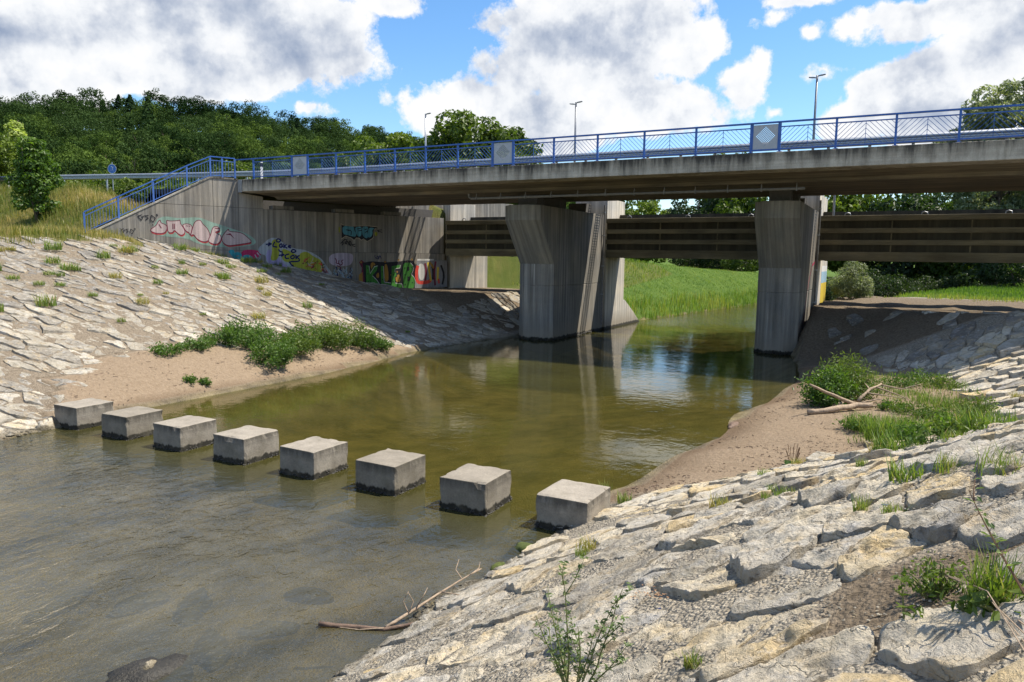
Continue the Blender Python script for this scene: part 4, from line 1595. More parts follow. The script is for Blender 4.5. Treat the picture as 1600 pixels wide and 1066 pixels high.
# pale mauve bubble
S = Spray(on_wall)
S.blob(Z([(965, 330), (990, 275), (1080, 255), (1180, 258), (1245, 270), (1250, 330), (1220, 395), (1160, 405), (1080, 410), (990, 390)]), 'mauve', 2)
for pts in ([(1040, 315), (1060, 345), (1050, 375), (1090, 380)], [(1085, 340), (1080, 370), (1100, 400)], [(1135, 335), (1110, 350), (1130, 380), (1095, 400)], [(1060, 400), (1110, 420), (1100, 445)]):
    S.line(Z(pts), 0.05, 'maroon', it=1)
for q in range(46):
    x, y = rr.uniform(1000, 1250), rr.uniform(415, 520)
    S.line(Z([(x, y), (x + rr.uniform(-20, 20), y + rr.uniform(5, 32)), (x + rr.uniform(-24, 24), y + rr.uniform(10, 45))]), rr.uniform(.02, .06), rr.choice(['sky', 'haze', 'navy', 'haze', 'sky']))
S.done('pale mauve bubble graffiti with blue scribble below it')
# turquoise letters on black, high on the abutment
S = Spray(on_wall)
Z = zc(500, 330, 11.4286)
out_ = [(360, 215), (400, 245), (560, 270), (740, 262), (850, 262), (1020, 275), (1010, 300), (960, 340), (950, 470), (925, 500), (830, 550), (770, 500), (730, 525), (690, 490), (645, 485), (600, 525), (545, 485), (450, 450), (370, 510)]
S.fill(Z(out_), 'cream')
S.fill(Z([(372, 235), (400, 252), (560, 276), (740, 268), (850, 270), (1005, 284), (955, 338), (944, 462), (922, 490), (830, 538), (772, 490), (730, 514), (690, 478), (642, 474), (600, 514), (545, 474), (450, 440), (376, 490)]), 'black')
for L_ in ([(395, 258), (555, 280), (600, 280), (605, 350), (640, 400), (630, 460), (560, 450), (480, 425), (400, 412)], [(622, 285), (725, 275), (735, 330), (730, 440), (690, 460), (650, 430), (625, 360)],
           [(745, 275), (845, 275), (850, 320), (830, 360), (845, 440), (840, 490), (775, 470), (745, 400)], [(868, 295), (990, 300), (920, 340), (935, 390), (915, 450), (860, 480), (835, 430), (850, 350)]):
    S.blob(Z(L_), 'turq', 1)
for pts in ([(455, 335), (555, 345), (545, 430)], [(660, 320), (720, 310)], [(675, 355), (735, 345)], [(790, 330), (830, 320)], [(795, 385), (835, 360)], [(480, 340), (520, 350)], [(940, 300), (1010, 300)]):
    S.line(Z(pts), 0.05, 'black', it=1)
S.blob(Z([(975, 370), (1015, 375), (1020, 430), (985, 455), (965, 410)]), 'lime', 2)
S.blob(Z([(325, 270), (350, 290), (350, 380), (330, 390), (320, 340)]), 'lime', 2)
for pts in ([(1010, 345), (1100, 335)], [(1025, 360), (1105, 380)], [(1040, 335), (1030, 380)]):
    S.line(Z(pts), 0.04, 'black')
for pts in ([(360, 580), (400, 540), (440, 500), (480, 520), (430, 570), (470, 590)], [(450, 590), (490, 530), (510, 610)], [(520, 530), (550, 560), (540, 620), (515, 600), (520, 530)], [(560, 600), (620, 590)], [(565, 615), (620, 635)], [(395, 545), (410, 580), (380, 610)]):
    S.line(Z(pts), 0.045, 'black', it=1)
S.done('turquoise block-letter graffiti edged in black high on the abutment')
# the green KLEB
OFFK = 0.10
S = Spray(lambda x, y: on_wall(x, y, OFFK), OFFK)
Z = zc(540, 380, 6.6667)
S.fill(Z([(135, 200), (160, 175), (190, 200), (200, 260), (185, 480), (130, 484), (150, 380), (165, 260)]), 'maroon')
S.fill(Z([(132, 330), (170, 300), (178, 480), (132, 484)]), 'orange')
S.fill(Z([(170, 205), (260, 190), (420, 200), (560, 190), (640, 178), (700, 185), (735, 260), (725, 470), (200, 486)]), 'black')
for L_ in ([(250, 215), (285, 195), (310, 230), (265, 300)], [(395, 225), (425, 215), (440, 300), (440, 400), (400, 400)], [(310, 330), (340, 300), (345, 360), (320, 365)], [(510, 340), (560, 320), (568, 400), (520, 410)]):
    S.blob(Z(L_), 'orange', 1)
for p in ((155, 200), (405, 195), (545, 175), (685, 170), (640, 205), (410, 240), (530, 300), (470, 330)):
    S.blob(Z([(p[0] - 12, p[1]), (p[0], p[1] - 14), (p[0] + 12, p[1]), (p[0], p[1] + 14)]), 'orange', 1)
K_ = [(205, 230), (235, 235), (245, 310), (290, 240), (332, 232), (315, 290), (270, 340), (330, 400), (365, 470), (360, 484), (315, 484), (250, 395), (250, 484), (213, 484), (208, 330)]
L1 = [(362, 240), (385, 236), (392, 400), (400, 415), (465, 415), (462, 468), (380, 470), (364, 440)]
E_ = [(475, 240), (565, 225), (562, 258), (510, 265), (505, 310), (520, 305), (522, 345), (505, 350), (508, 412), (580, 422), (590, 465), (490, 470), (472, 440)]
B_ = [(592, 225), (620, 205), (670, 205), (700, 240), (690, 300), (672, 325), (710, 360), (722, 430), (700, 468), (596, 472)]
for L_ in (K_, L1, E_, B_):
    S.line(Z(L_), 0.09, 'black', True)
    S.fill(Z(L_), 'green')
S.line(Z([(238, 235), (250, 318), (295, 245), (330, 236)]), 0.03, 'white')
S.line(Z([(275, 340), (335, 400), (362, 475)]), 0.03, 'white', it=1)
S.line(Z([(388, 240), (396, 405), (465, 416)]), 0.03, 'white')
S.line(Z([(565, 228), (560, 258), (510, 268), (508, 300)]), 0.03, 'white')
S.line(Z([(512, 415), (580, 425), (592, 465)]), 0.03, 'white')
S.line(Z([(670, 205), (705, 245), (690, 305), (675, 322), (715, 365), (722, 430)]), 0.03, 'white', it=1)
S.fill(Z([(632, 250), (655, 245), (658, 285), (636, 295)]), 'black')
S.fill(Z([(636, 350), (662, 345), (664, 390), (640, 400)]), 'black')
for p in ((222, 260), (225, 320), (228, 400), (300, 270), (330, 440), (375, 300), (378, 380), (430, 440), (485, 260), (490, 330), (490, 400), (540, 445), (610, 260), (612, 330), (614, 430), (690, 410), (680, 250)):
    S.blob(Z([(p[0] - 7, p[1]), (p[0], p[1] - 11), (p[0] + 7, p[1]), (p[0], p[1] + 11)]), 'black', 1)
for q in range(7):
    x, y = 300 + q * 9, rr.uniform(120, 190)
    S.line(Z([(x, y), (x + rr.uniform(-12, 16), y + rr.uniform(-16, 16)), (x + rr.uniform(-8, 18), y + 14)]), 0.045, 'navy')
S.done('tall green KLEB graffiti outlined in black at the foot of the abutment')
# red and white piece in the strip of sun
S = Spray(lambda x, y: on_wall(x, y, OFFK), OFFK)
S.fill(Z([(735, 180), (1050, 180), (1050, 455), (712, 470)]), 'grey')
S.fill(Z([(740, 165), (910, 165), (910, 182), (740, 182)]), 'white')
S.blob(Z([(750, 220), (790, 210), (815, 250), (810, 380), (770, 390), (750, 330)]), 'white', 2)
S.line(Z([(745, 235), (730, 300), (735, 390), (760, 415), (860, 405), (880, 380)]), 0.2, 'scarlet', it=2)
S.line(Z([(820, 210), (835, 300), (820, 390)]), 0.14, 'maroon', it=1)
for pts, c_ in (([(850, 200), (870, 330), (880, 390)], 'yellow'), ([(890, 220), (905, 300), (900, 380)], 'black'), ([(930, 190), (915, 300), (925, 440)], 'maroon'), ([(955, 250), (950, 390)], 'yellow'), ([(985, 230), (1020, 330), (1000, 430)], 'black'), ([(870, 200), (910, 260)], 'orange'), ([(960, 370), (965, 420)], 'scarlet')):
    S.line(Z(pts), 0.13, c_, it=1)
S.done('red, white and yellow graffiti in the strip of sunlight between the bridges')

# ---------------------------------------------------------------- girder bridge behind
GY0, GY1 = 37.15, 39.5
GZ0 = 3.86
girder = empty('girder_bridge', (-9, 38, 0))
tag(girder, 'low girder bridge with four mossy horizontal ledges behind the road bridge', 'bridge')
spans = [(-24.2, -15.87), (-13.98, -5.22), (-3.48, 24.0)]
for a, b in spans:
    mb = MB()
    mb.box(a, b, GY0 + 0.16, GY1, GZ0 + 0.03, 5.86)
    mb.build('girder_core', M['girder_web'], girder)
    n_ = max(1, round((b - a) / 2.9))
    for j in range(n_):
        u0, u1 = a + (b - a) * j / n_, a + (b - a) * (j + 1) / n_
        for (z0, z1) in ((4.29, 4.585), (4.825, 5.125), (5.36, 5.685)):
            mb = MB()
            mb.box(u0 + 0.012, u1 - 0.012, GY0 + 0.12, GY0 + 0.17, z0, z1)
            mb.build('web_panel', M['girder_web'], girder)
        if j:
            mb = MB()
            mb.box(u0 - 0.03, u0 + 0.03, GY0 + 0.085, GY0 + 0.165, 4.29, 5.685)
            mb.build('stiffener', M['girder'], girder)
    for z0, z1, dy in ((GZ0, 4.28, 0.02), (4.59, 4.82, 0.0), (5.13, 5.355, 0.0), (5.69, 5.93, -0.03)):
        mb = MB()
        mb.box(a, b, GY0 + dy, GY0 + 0.30, z0, z1)
        mb.build('ledge', M['girder'], girder, bevel=0.012)
    mb = MB()
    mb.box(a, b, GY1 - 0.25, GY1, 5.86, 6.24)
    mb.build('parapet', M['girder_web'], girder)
    for j in range(int((b - a) / 3.1) + 1):
        x = a + 1.2 + j * 3.1
        if x > b - 0.2:
            break
        mb = MB()
        mb.tube([(x - 0.12, GY0 + 0.2, 5.93), (x - 0.1, GY0 + 0.2, 6.03), (x, GY0 + 0.2, 6.07), (x + 0.1, GY0 + 0.2, 6.03), (x + 0.12, GY0 + 0.2, 5.93)], 0.025, 6)
        mb.build('lifting_hoop', M['lamp_grey'], girder)
for x0, x1, yend, yl in ((-15.85, -14.0, 40.1, 40.3), (-5.2, -3.5, 41.3, 43.3)):
    mb = MB()
    mb.loft([[(x0, 37.3, z), (x1, 37.3, z), (x1, ye, z), (x0, ye, z)] for z, ye in ((-1.2, 44.6 if x0 < -10 else yl), (0.0, 43.4 if x0 < -10 else yl), (0.7, 42.1 if x0 < -10 else yl), (1.45, 40.55 if x0 < -10 else yl), (1.46, yl), (3.84, yl), (3.85, yend), (7.0, yend))])
    gp = mb.build('pier', M['pale'], girder, bevel=0.015)
    if x0 > -10:
        mb = MB()
        for (z0, z1, c_) in ((1.4, 2.72, 'yellow'), (2.72, 3.3, 'sky'), (3.3, 3.6, 'white')):
            mb.face([(x1 + 0.006, 40.2, z0), (x1 + 0.006, 43.28, z0), (x1 + 0.006, 43.28, z1), (x1 + 0.006, 40.2, z1)], PKEYS.index(c_))
        g = mb.build('graffiti', PMATS, gp)
        tag(g, 'yellow and pale blue paint on the far pier')
mb = MB()
mb.tube([(-2.98, 38.6, 5.86), (-2.98, 38.6, 7.4)], 0.05, 10)
mb.build('service_post', M['lamp_grey'], girder)
# added, unseen slatted screen in the slot, shaping the sun strips on the piers
sun_screen = empty('added_sun_screen', (-9, 36.25, 7.0))
tag(sun_screen, 'added slatted screen between the two bridges that stripes the sunlight on the piers', 'sun screen')
for y in (35.93, 36.24, 36.56):
    mb = MB()
    mb.box(-26.0, 20, y - 0.03, y + 0.03, 6.93, 7.03)
    mb.build('beam', M['zinc'], sun_screen)
mb = MB()
for j in range(760):
    x = -25.8 + j * 0.06
    mb.box(x - 0.009, x + 0.009, 35.93, 36.56, 7.034, 7.06)
o = mb.build('grating', M['zinc'], sun_screen)
tag(o, kind='stuff')
# red loop sprayed on the near pier
S = Spray(on_wall)
mb = MB()
pts = [(33.0, 0.9), (33.6, 1.9), (34.6, 3.0), (35.6, 3.65), (36.8, 3.8)]
for i in range(len(pts) - 1):
    (a, za), (b, zb_) = pts[i], pts[i + 1]
    mb.face([(-3.494, a, za - 0.05), (-3.494, b, zb_ - 0.05), (-3.494, b, zb_ + 0.05), (-3.494, a, za + 0.05)], PKEYS.index('crimson'))
g = mb.build('graffiti', PMATS, pier_r)
tag(g, 'thin crimson sprayed line on the side of the pier')
# vertical service pipes in the slot between the bridges
for i, (x, y) in enumerate(((-13.9, 36.6), (-3.4, 36.6))):
    pp = empty('downpipe', (x, y, 0))
    tag(pp, ['thin downpipe on the side of the pier in the river', 'thin downpipe on the side of the pier by the near bank'][i], 'pipe', 'downpipes between the bridges')
    mb = MB()
    mb.tube([(x, y, Hs(x, y) - 0.1 if i else 0.3), (x, y, 6.6)], 0.045, 8)
    mb.build('tube', M['pipe'], pp)
    for z in (1.9, 3.4, 5.0, 6.2):
        mb = MB()
        mb.box(x - 0.1, x + 0.055, y - 0.06, y + 0.06, z, z + 0.05)
        mb.build('clamp', M['zinc'], pp)

# ---------------------------------------------------------------- blue railing
RAIL_X = [-28.7, -26.14, -25.12, -23.39, -21.70, -20.02, -18.38, -16.75, -15.08, -14.10, -12.31, -10.48, -8.64, -6.73, -4.83, -3.88, -2.13, -0.39, 1.34, 3.1, 4.9, 6.7, 8.5, 9.5, 11.3, 13.1, 14.9, 16.7]
RY, RZ0, RZT = 26.66, 7.50, 8.50
railing = empty('bridge_railing', (-9, RY, RZ0))
tag(railing, 'blue metal railing with chevron bars and grey plates along the bridge edge', 'railing')
PLATES = {(-26.14, -25.12), (-15.08, -14.10), (-4.83, -3.88), (8.5, 9.5)}
for x in RAIL_X:
    mb = MB()
    mb.box(x - 0.035, x + 0.035, RY - 0.03, RY + 0.03, RZ0, RZT - 0.03)
    mb.box(x - 0.08, x + 0.08, RY - 0.06, RY + 0.06, RZ0 - 0.004, RZ0 + 0.015)
    mb.build('post', M['blue'], railing)
mb = MB()
sec = [(RY - 0.05, RZT - 0.035), (RY + 0.05, RZT - 0.035), (RY + 0.045, RZT + 0.015), (RY - 0.045, RZT + 0.015)]
mb.loft([[(x, y, z) for y, z in sec] for x in (-29.9, 16.8)])
mb.build('top_rail', M['blue'], railing)


def plate(x0, x1):
    """sheet with a diamond of punched square holes"""
    xa, xb, za, zb_ = x0 + 0.07, x1 - 0.07, RZ0 + 0.11, RZT - 0.07
    cx_, cz = (xa + xb) / 2, (za + zb_) / 2 + 0.03
    r = 0.33
    mb = MB()
    y0, y1 = RY - 0.006, RY + 0.006
    top, rgt, bot, lft = (cx_, cz + r), (cx_ + r, cz), (cx_, cz - r), (cx_ - r, cz)
    tl, tr_, bl, br = (xa, zb_), (xb, zb_), (xa, za), (xb, za)
    polys = [[tl, top, lft], [tl, tr_, top], [tr_, rgt, top], [tr_, br, rgt], [br, bot, rgt], [br, bl, bot], [bl, lft, bot], [bl, tl, lft]]
    n_ = 9

    def uv(a, b):
        return (cx_ + (a - b) * r, cz + (a + b - 1) * r)
    for i in range(n_):
        for j in range(n_):
            o4 = [uv(i / n_, j / n_), uv((i + 1) / n_, j / n_), uv((i + 1) / n_, (j + 1) / n_), uv(i / n_, (j + 1) / n_)]
            e = 0.22
            i4 = [uv((i + e) / n_, (j + e) / n_), uv((i + 1 - e) / n_, (j + e) / n_), uv((i + 1 - e) / n_, (j + 1 - e) / n_), uv((i + e) / n_, (j + 1 - e) / n_)]
            for q in range(4):
                polys.append([o4[q], o4[(q + 1) % 4], i4[(q + 1) % 4], i4[q]])
    for p in polys:
        mb.face([(x, y0, z) for x, z in p])
        mb.face([(x, y1, z) for x, z in reversed(p)])
    mb.build('punched_plate', M['plate'], railing)
    mb = MB()
    mb.box(x0 + 0.035, x1 - 0.035, RY - 0.02, RY + 0.02, RZ0 + 0.06, RZ0 + 0.11)
    mb.box(x0 + 0.035, x0 + 0.07, RY - 0.02, RY + 0.02, RZ0 + 0.11, RZT - 0.04)
    mb.box(x1 - 0.07, x1 - 0.035, RY - 0.02, RY + 0.02, RZ0 + 0.11, RZT - 0.04)
    mb.build('plate_frame', M['blue'], railing)


for x0, x1 in zip(RAIL_X[:-1], RAIL_X[1:]):
    if (x0, x1) in PLATES:
        plate(x0, x1)
        continue
    zb0, zt0 = RZ0 + 0.10, RZT - 0.17
    mb = MB()
    mb.box(x0 + 0.035, x1 - 0.035, RY - 0.018, RY + 0.018, zb0 - 0.02, zb0 + 0.02)
    mb.build('bottom_rail', M['blue'], railing)
    mb = MB()
    mb.box(x0 + 0.035, x1 - 0.035, RY - 0.018, RY + 0.018, zt0 - 0.018, zt0 + 0.018)
    mb.build('middle_rail', M['blue'], railing)
    mb = MB()
    xm = (x0 + x1) / 2
    mb.bar((xm, RY, zb0), (xm, RY, zt0), 0.016)
    hgt = zt0 - zb0
    for sgn in (-1, 1):
        lim = x0 if sgn < 0 else x1
        s = -hgt + 0.05
        half = abs(xm - lim)
        while s < half:
            # bars climb towards the middle of the bay: from (d0, bottom) to (d0 - h, top) measured from the middle
            d0, z0, d1, z1 = s + hgt, zb0, s, zt0
            if d0 > half - 0.03:
                z0 += d0 - (half - 0.03)
                d0 = half - 0.03
            if d1 < 0.0:
                z1 += d1
                d1 = 0.0
            if z1 - z0 > 0.06:
                mb.bar((xm + sgn * d0, RY, z0), (xm + sgn * d1, RY, z1), 0.013)
            s += 0.155
    mb.build('chevron_bars', M['blue'], railing)

# railing that runs down the wing wall
wrail = empty('wing_wall_railing', wp(T_WING, 4.5, -0.25))
tag(wrail, 'blue railing with upright bars sloping down the top of the wing wall', 'railing')
tp = [on_wall(132, 364)[0] + 0.05, on_wall(187.4, 340)[0], on_wall(242, 315)[0], on_wall(294.6, 292)[0], T_KINK + 0.1, on_wall(350, 279)[0], -0.05]
zt_ = [top_z(min(t, -0.03)) + 0.075 for t in tp]
for t, z in zip(tp, zt_):
    mb = MB()
    a, b = Vector(wp(t, z, -0.25)), Vector(wp(t, z + 0.98, -0.25))
    mb.bar(a, b, 0.075, 0.06, up=WNRM)
    mb.build('post', M['blue_pale'], wrail)
for i in range(len(tp) - 1):
    ta, tb, za, zb_ = tp[i], tp[i + 1], zt_[i], zt_[i + 1]
    mb = MB()
    mb.bar(wp(ta, za + 1.0, -0.25), wp(tb, zb_ + 1.0, -0.25), 0.08, 0.05)
    mb.build('top_rail', M['blue'], wrail)
    mb = MB()
    mb.bar(wp(ta, za + 0.82, -0.25), wp(tb, zb_ + 0.82, -0.25), 0.035)
    mb.build('middle_rail', M['blue_pale'], wrail)
    mb = MB()
    mb.bar(wp(ta, za + 0.10, -0.25), wp(tb, zb_ + 0.10, -0.25), 0.035)
    mb.build('bottom_rail', M['blue_pale'], wrail)
    n_ = max(2, int((tb - ta) / 0.125))
    mb = MB()
    for j in range(1, n_):
        f = j / n_
        t, z = ta + (tb - ta) * f, za + (zb_ - za) * f
        mb.bar(wp(t, z + 0.10, -0.25), wp(t, z + 0.82, -0.25), 0.013, up=WNRM)
    mb.build('upright_bars', M['blue_pale'], wrail)

# plain railing on the far edge of the deck
frail = empty('far_edge_railing', (-9, 35.36, 7.66))
tag(frail, 'railing on the far edge of the road bridge behind the guardrail', 'railing')
mb = MB()
mb.bar((-24.5, 35.36, 8.62), (16, 35.36, 8.62), 0.09, 0.05)
mb.build('top_rail', M['blue'], frail)
mb = MB()
mb.bar((-24.5, 35.36, 8.15), (16, 35.36, 8.15), 0.16, 0.04, up=(0, 1, 0))
mb.build('middle_rail', M['blue'], frail)
for j in range(23):
    mb = MB()
    x = -24.4 + j * 1.8
    mb.box(x - 0.03, x + 0.03, 35.33, 35.39, 7.66, 8.6)
    mb.build('post', M['blue'], frail)

# ---------------------------------------------------------------- guardrail
guard = empty('guardrail', (-9, 28.7, 7.45))
tag(guard, 'long galvanised steel guardrail along the road behind the blue railing', 'guardrail')
GP = [(-150, 15.0), (-80, 21.5), (-55, 25.4), (-46, 26.6), (-38, 27.7), (-30, 28.5), (-26, 28.7), (18, 28.7)]
gyx = pw(GP)
zg = pw([(-150, 8.3), (-60, 8.42), (-46, 8.38), (-34, 8.22), (-28, 8.15), (20, 8.15)])
prof = [(0.0, -0.155), (-0.07, -0.10), (-0.07, -0.06), (0.0, -0.02), (0.0, 0.02), (-0.07, 0.06), (-0.07, 0.10), (0.0, 0.155)]
mb = MB()
xs = [-150, -120, -100, -80, -70, -62, -55, -50, -46, -42, -38, -34, -30, -26, -20, -14, -8, -2, 4, 10, 18]
outl = prof + [(a + 0.012, b) for a, b in reversed(prof)]
mb.loft([[(x, float(gyx(x)) + a, float(zg(x)) - 0.16 + b) for a, b in outl] for x in xs])
mb.build('beam', M['zinc'], guard)
x = -72.0
while x < 17:
    y, z = float(gyx(x)), float(zg(x))
    mb = MB()
    mb.box(x - 0.05, x + 0.05, y + 0.10, y + 0.16, z - (0.74 if x > -29 else 1.1), z - 0.02)
    mb.box(x - 0.06, x + 0.06, y + 0.013, y + 0.10, z - 0.24, z - 0.05)
    mb.build('post', M['zinc'], guard)
    x += 1.33 if x > -29 else 3.4

# far guardrail and the road surface on the embankment
mb = MB()
xs_r = np.linspace(-150, -26.5, 40)
lp = []
for x in xs_r:
    y = float(gyx(x))
    lp.append([(x, y + 0.9, 7.47), (x, y + 7.2, 7.47), (x, y + 7.2, 7.2), (x, y + 0.9, 7.2)])
mb.loft(lp)
road = mb.build('road', M['asphalt'])
tag(road, 'asphalt road on the embankment leading to the bridge', kind='structure')

# ---------------------------------------------------------------- lamps, sign, marker posts


def lamp(px, py, heads, label):
    top = at_y(px, py, 35.3)
    root = empty('street_lamp', (top.x, 35.3, 7.4))
    tag(root, label, 'street lamp', 'street lamps beyond the bridge')
    mb = MB()
    h = top.z - 7.4
    mb.tube([(0, 0, 0), (0, 0, h * 0.45), (0, 0, h)], [0.062, 0.055, 0.042], 10)
    mb.build('pole', M['lamp_grey'] if heads > 1 else M['zinc'], root, local=True, smooth=True)
    for j in range(heads):
        sx = 1 if j == 0 else -1
        mb = MB()
        z = h - (0.03 if j == 0 else 0.10)
        q_ = len(mb.v)
        mb.loft([[(sx * 0.02, -0.03, z - 0.02), (sx * 0.02, 0.03, z - 0.02), (sx * 0.02, 0.03, z + 0.02), (sx * 0.02, -0.03, z + 0.02)],
                 [(sx * 0.16, -0.04, z), (sx * 0.16, 0.04, z), (sx * 0.16, 0.04, z + 0.05), (sx * 0.16, -0.04, z + 0.05)],
                 [(sx * 0.18, -0.06, z), (sx * 0.18, 0.06, z), (sx * 0.18, 0.06, z + 0.045), (sx * 0.18, -0.06, z + 0.045)],
                 [(sx * 0.34, -0.05, z + 0.03), (sx * 0.34, 0.05, z + 0.03), (sx * 0.34, 0.05, z + 0.06), (sx * 0.34, -0.05, z + 0.06)]])
        mb.build('lamp_head', M['lamp_grey'], root, local=True)


lamp(665, 178, 1, 'single-headed street lamp in front of the dark round tree')
lamp(900, 160, 2, 'slim double-headed street lamp against the dark belly of the big cloud')
lamp(1277, 118, 2, 'slim double-headed street lamp standing right of the third grey plate')

sp = at_d(175, 264, 47)
sg = empty('traffic_sign', (sp.x, sp.y, Hs(sp.x, sp.y)))
tag(sg, 'round blue sign with white pictogram on a pole behind the guardrail', 'traffic sign')
hz = sp.z - sg.location.z
mb = MB()
mb.tube([(0, 0.03, -0.1), (0, 0.03, hz + 0.42)], 0.03, 8)
mb.build('pole', M['zinc'], sg, local=True)


def disc(mb, r, y, z, mat=0, n=28, sc=1.0):
    mb.face([(r * math.cos(2 * math.pi * j / n) * sc, y, z + r * math.sin(2 * math.pi * j / n)) for j in range(n)], mat)


mb = MB()
n_ = 28
mb.loft([[(0.30 * math.cos(2 * math.pi * j / n_), y, hz + 0.30 * math.sin(2 * math.pi * j / n_)) for j in range(n_)] for y in (-0.004, 0.0)], 1)
disc(mb, 0.275, -0.006, hz, 0)
mb.bar((-0.04, -0.009, hz + 0.08), (-0.06, -0.009, hz - 0.08), 0.03, 0.004, 1)
mb.bar((-0.06, -0.009, hz - 0.06), (-0.12, -0.009, hz - 0.18), 0.03, 0.004, 1)
mb.bar((-0.055, -0.009, hz - 0.06), (0.0, -0.009, hz - 0.18), 0.03, 0.004, 1)
mb.bar((0.05, -0.009, hz + 0.05), (0.05, -0.009, hz - 0.08), 0.03, 0.004, 1)
mb.bar((0.05, -0.009, hz - 0.07), (0.11, -0.009, hz - 0.17), 0.025, 0.004, 1)
for dx, dz in ((-0.03, 0.14), (0.06, 0.10)):
    mb.face([(dx + 0.04 * math.cos(a * .628), -0.009, hz + dz + 0.04 * math.sin(a * .628)) for a in range(10)], 1)
mb.build('sign_disc', [M['sign_blue'], M['white']], sg, local=True)
sg.rotation_euler = (0, 0, YAW * 0.8)

for i, (px, py, dd, lab) in enumerate(((14, 288, 46, 'white marker post with black band at the left edge by the guardrail'), (409, 277, 37, 'white marker post with black band behind the blue railing near the wing wall'))):
    p = at_d(px, py, dd)
    zg_ = Hs(p.x, p.y) if i == 0 else 7.48
    root = empty('marker_post', (p.x, p.y, zg_))
    tag(root, lab, 'marker post', 'roadside marker posts')
    h = 1.25 if i == 0 else 0.98
    mb = MB()
    tri = [(-0.06, 0.03), (0.06, 0.03), (0.0, -0.07)]
    mb.loft([[(x, y, 0) for x, y in tri], [(x, y, h * 0.72) for x, y in tri]])
    mb.loft([[(x, y, h * 0.92) for x, y in tri], [(x, y, h - 0.04 + (0.04 if x < 0 else 0)) for x, y in tri]])
    mb.build('post', M['white'], root, local=True)
    mb = MB()
    mb.loft([[(x * 1.01, y * 1.01, h * 0.72) for x, y in tri], [(x * 1.01, y * 1.01, h * 0.92) for x, y in tri]])
    mb.build('black_band', M['black'], root, local=True)
# ---------------------------------------------------------------- vegetation
def unit(a):
    return a / np.maximum(np.linalg.norm(a, axis=-1, keepdims=True), 1e-9)


def leaf_quads(C, Nrm, L, W, rng, fold=0.0):
    """one pointed leaf (quad) at each centre"""
    n = len(C)
    r = rng.normal(size=(n, 3))
    u = unit(np.cross(Nrm, r))
    v = np.cross(Nrm, u)
    L = np.broadcast_to(L, (n,))[:, None]
    W = np.broadcast_to(W, (n,))[:, None]
    P0, P2 = C - u * L / 2, C + u * L / 2
    P1, P3 = C + v * W / 2 + u * L * 0.06 + Nrm * W * fold, C - v * W / 2 + u * L * 0.06 + Nrm * W * fold
    V_ = np.stack([P0, P1, P2, P3], 1).reshape(-1, 3)
    F_ = np.arange(n * 4).reshape(n, 4)
    return V_, F_


def crown(rng, n, centre, rad, clumps, cl_r, leaf, flat=0.8, shell=0.75, taper=0.0, wfac=0.55, up=0.4):
    """leaves gathered in clumps through an uneven crown; returns V, F, tint, clump centres"""
    centre, rad = np.array(centre, float), np.array(rad, float)
    d = unit(rng.normal(size=(clumps, 3)))
    rr = rng.uniform(shell * 0.6, 1.0, clumps) ** 0.6
    cc = d * rr[:, None]
    if taper:
        cc[:, :2] *= (1 - taper * np.clip((cc[:, 2:3] + 1) / 2, 0, 1))
    cc = centre + cc * rad * (1 - cl_r / max(rad) * 0.5)
    crs = cl_r * rng.uniform(0.6, 1.25, clumps)
    ct = rng.uniform(0, 1, clumps)
    w = crs ** 2
    idx = rng.choice(clumps, n, p=w / w.sum())
    dd = unit(rng.normal(size=(n, 3)))
    q = rng.uniform(0.45, 1.0, n) ** 0.5
    P = cc[idx] + dd * (crs[idx] * q)[:, None] * np.array([1, 1, flat])
    nr = unit(dd + rng.normal(size=(n, 3)) * 0.7 + np.array([0, 0, up]))
    sz = leaf * rng.uniform(0.65, 1.3, n)
    V_, F_ = leaf_quads(P, nr, sz, sz * wfac, rng, 0.12)
    t = np.clip(ct[idx] * 0.55 + rng.uniform(0, 0.45, n), 0, 1)
    return V_, F_, np.repeat(t, 4), cc


def limbs(rng, base, top, r0, cc, k, sway=0.25):
    mb = MB()
    base, top = np.array(base, float), np.array(top, float)
    ln = np.linalg.norm(top - base)
    path = [base + (top - base) * f + np.array([rng.normal() * sway * f * ln * 0.06, rng.normal() * sway * f * ln * 0.06, 0]) for f in np.linspace(0, 1, 6)]
    mb.tube([Vector(p) for p in path], [r0 * (1 - 0.82 * f) * (1.25 if f == 0 else 1) for f in np.linspace(0, 1, 6)], 9)
    ids = rng.choice(len(cc), min(k, len(cc)), replace=False)
    for i in ids:
        f = rng.uniform(0.35, 0.9)
        s = base + (top - base) * f
        e = cc[i]
        mid = (s + e) / 2 + np.array([0, 0, 0.06 * ln])
        rb = r0 * (1 - 0.8 * f) * 0.6
        mb.tube([Vector(s), Vector(mid), Vector(e)], [rb, rb * 0.6, rb * 0.18], 6)
    return mb


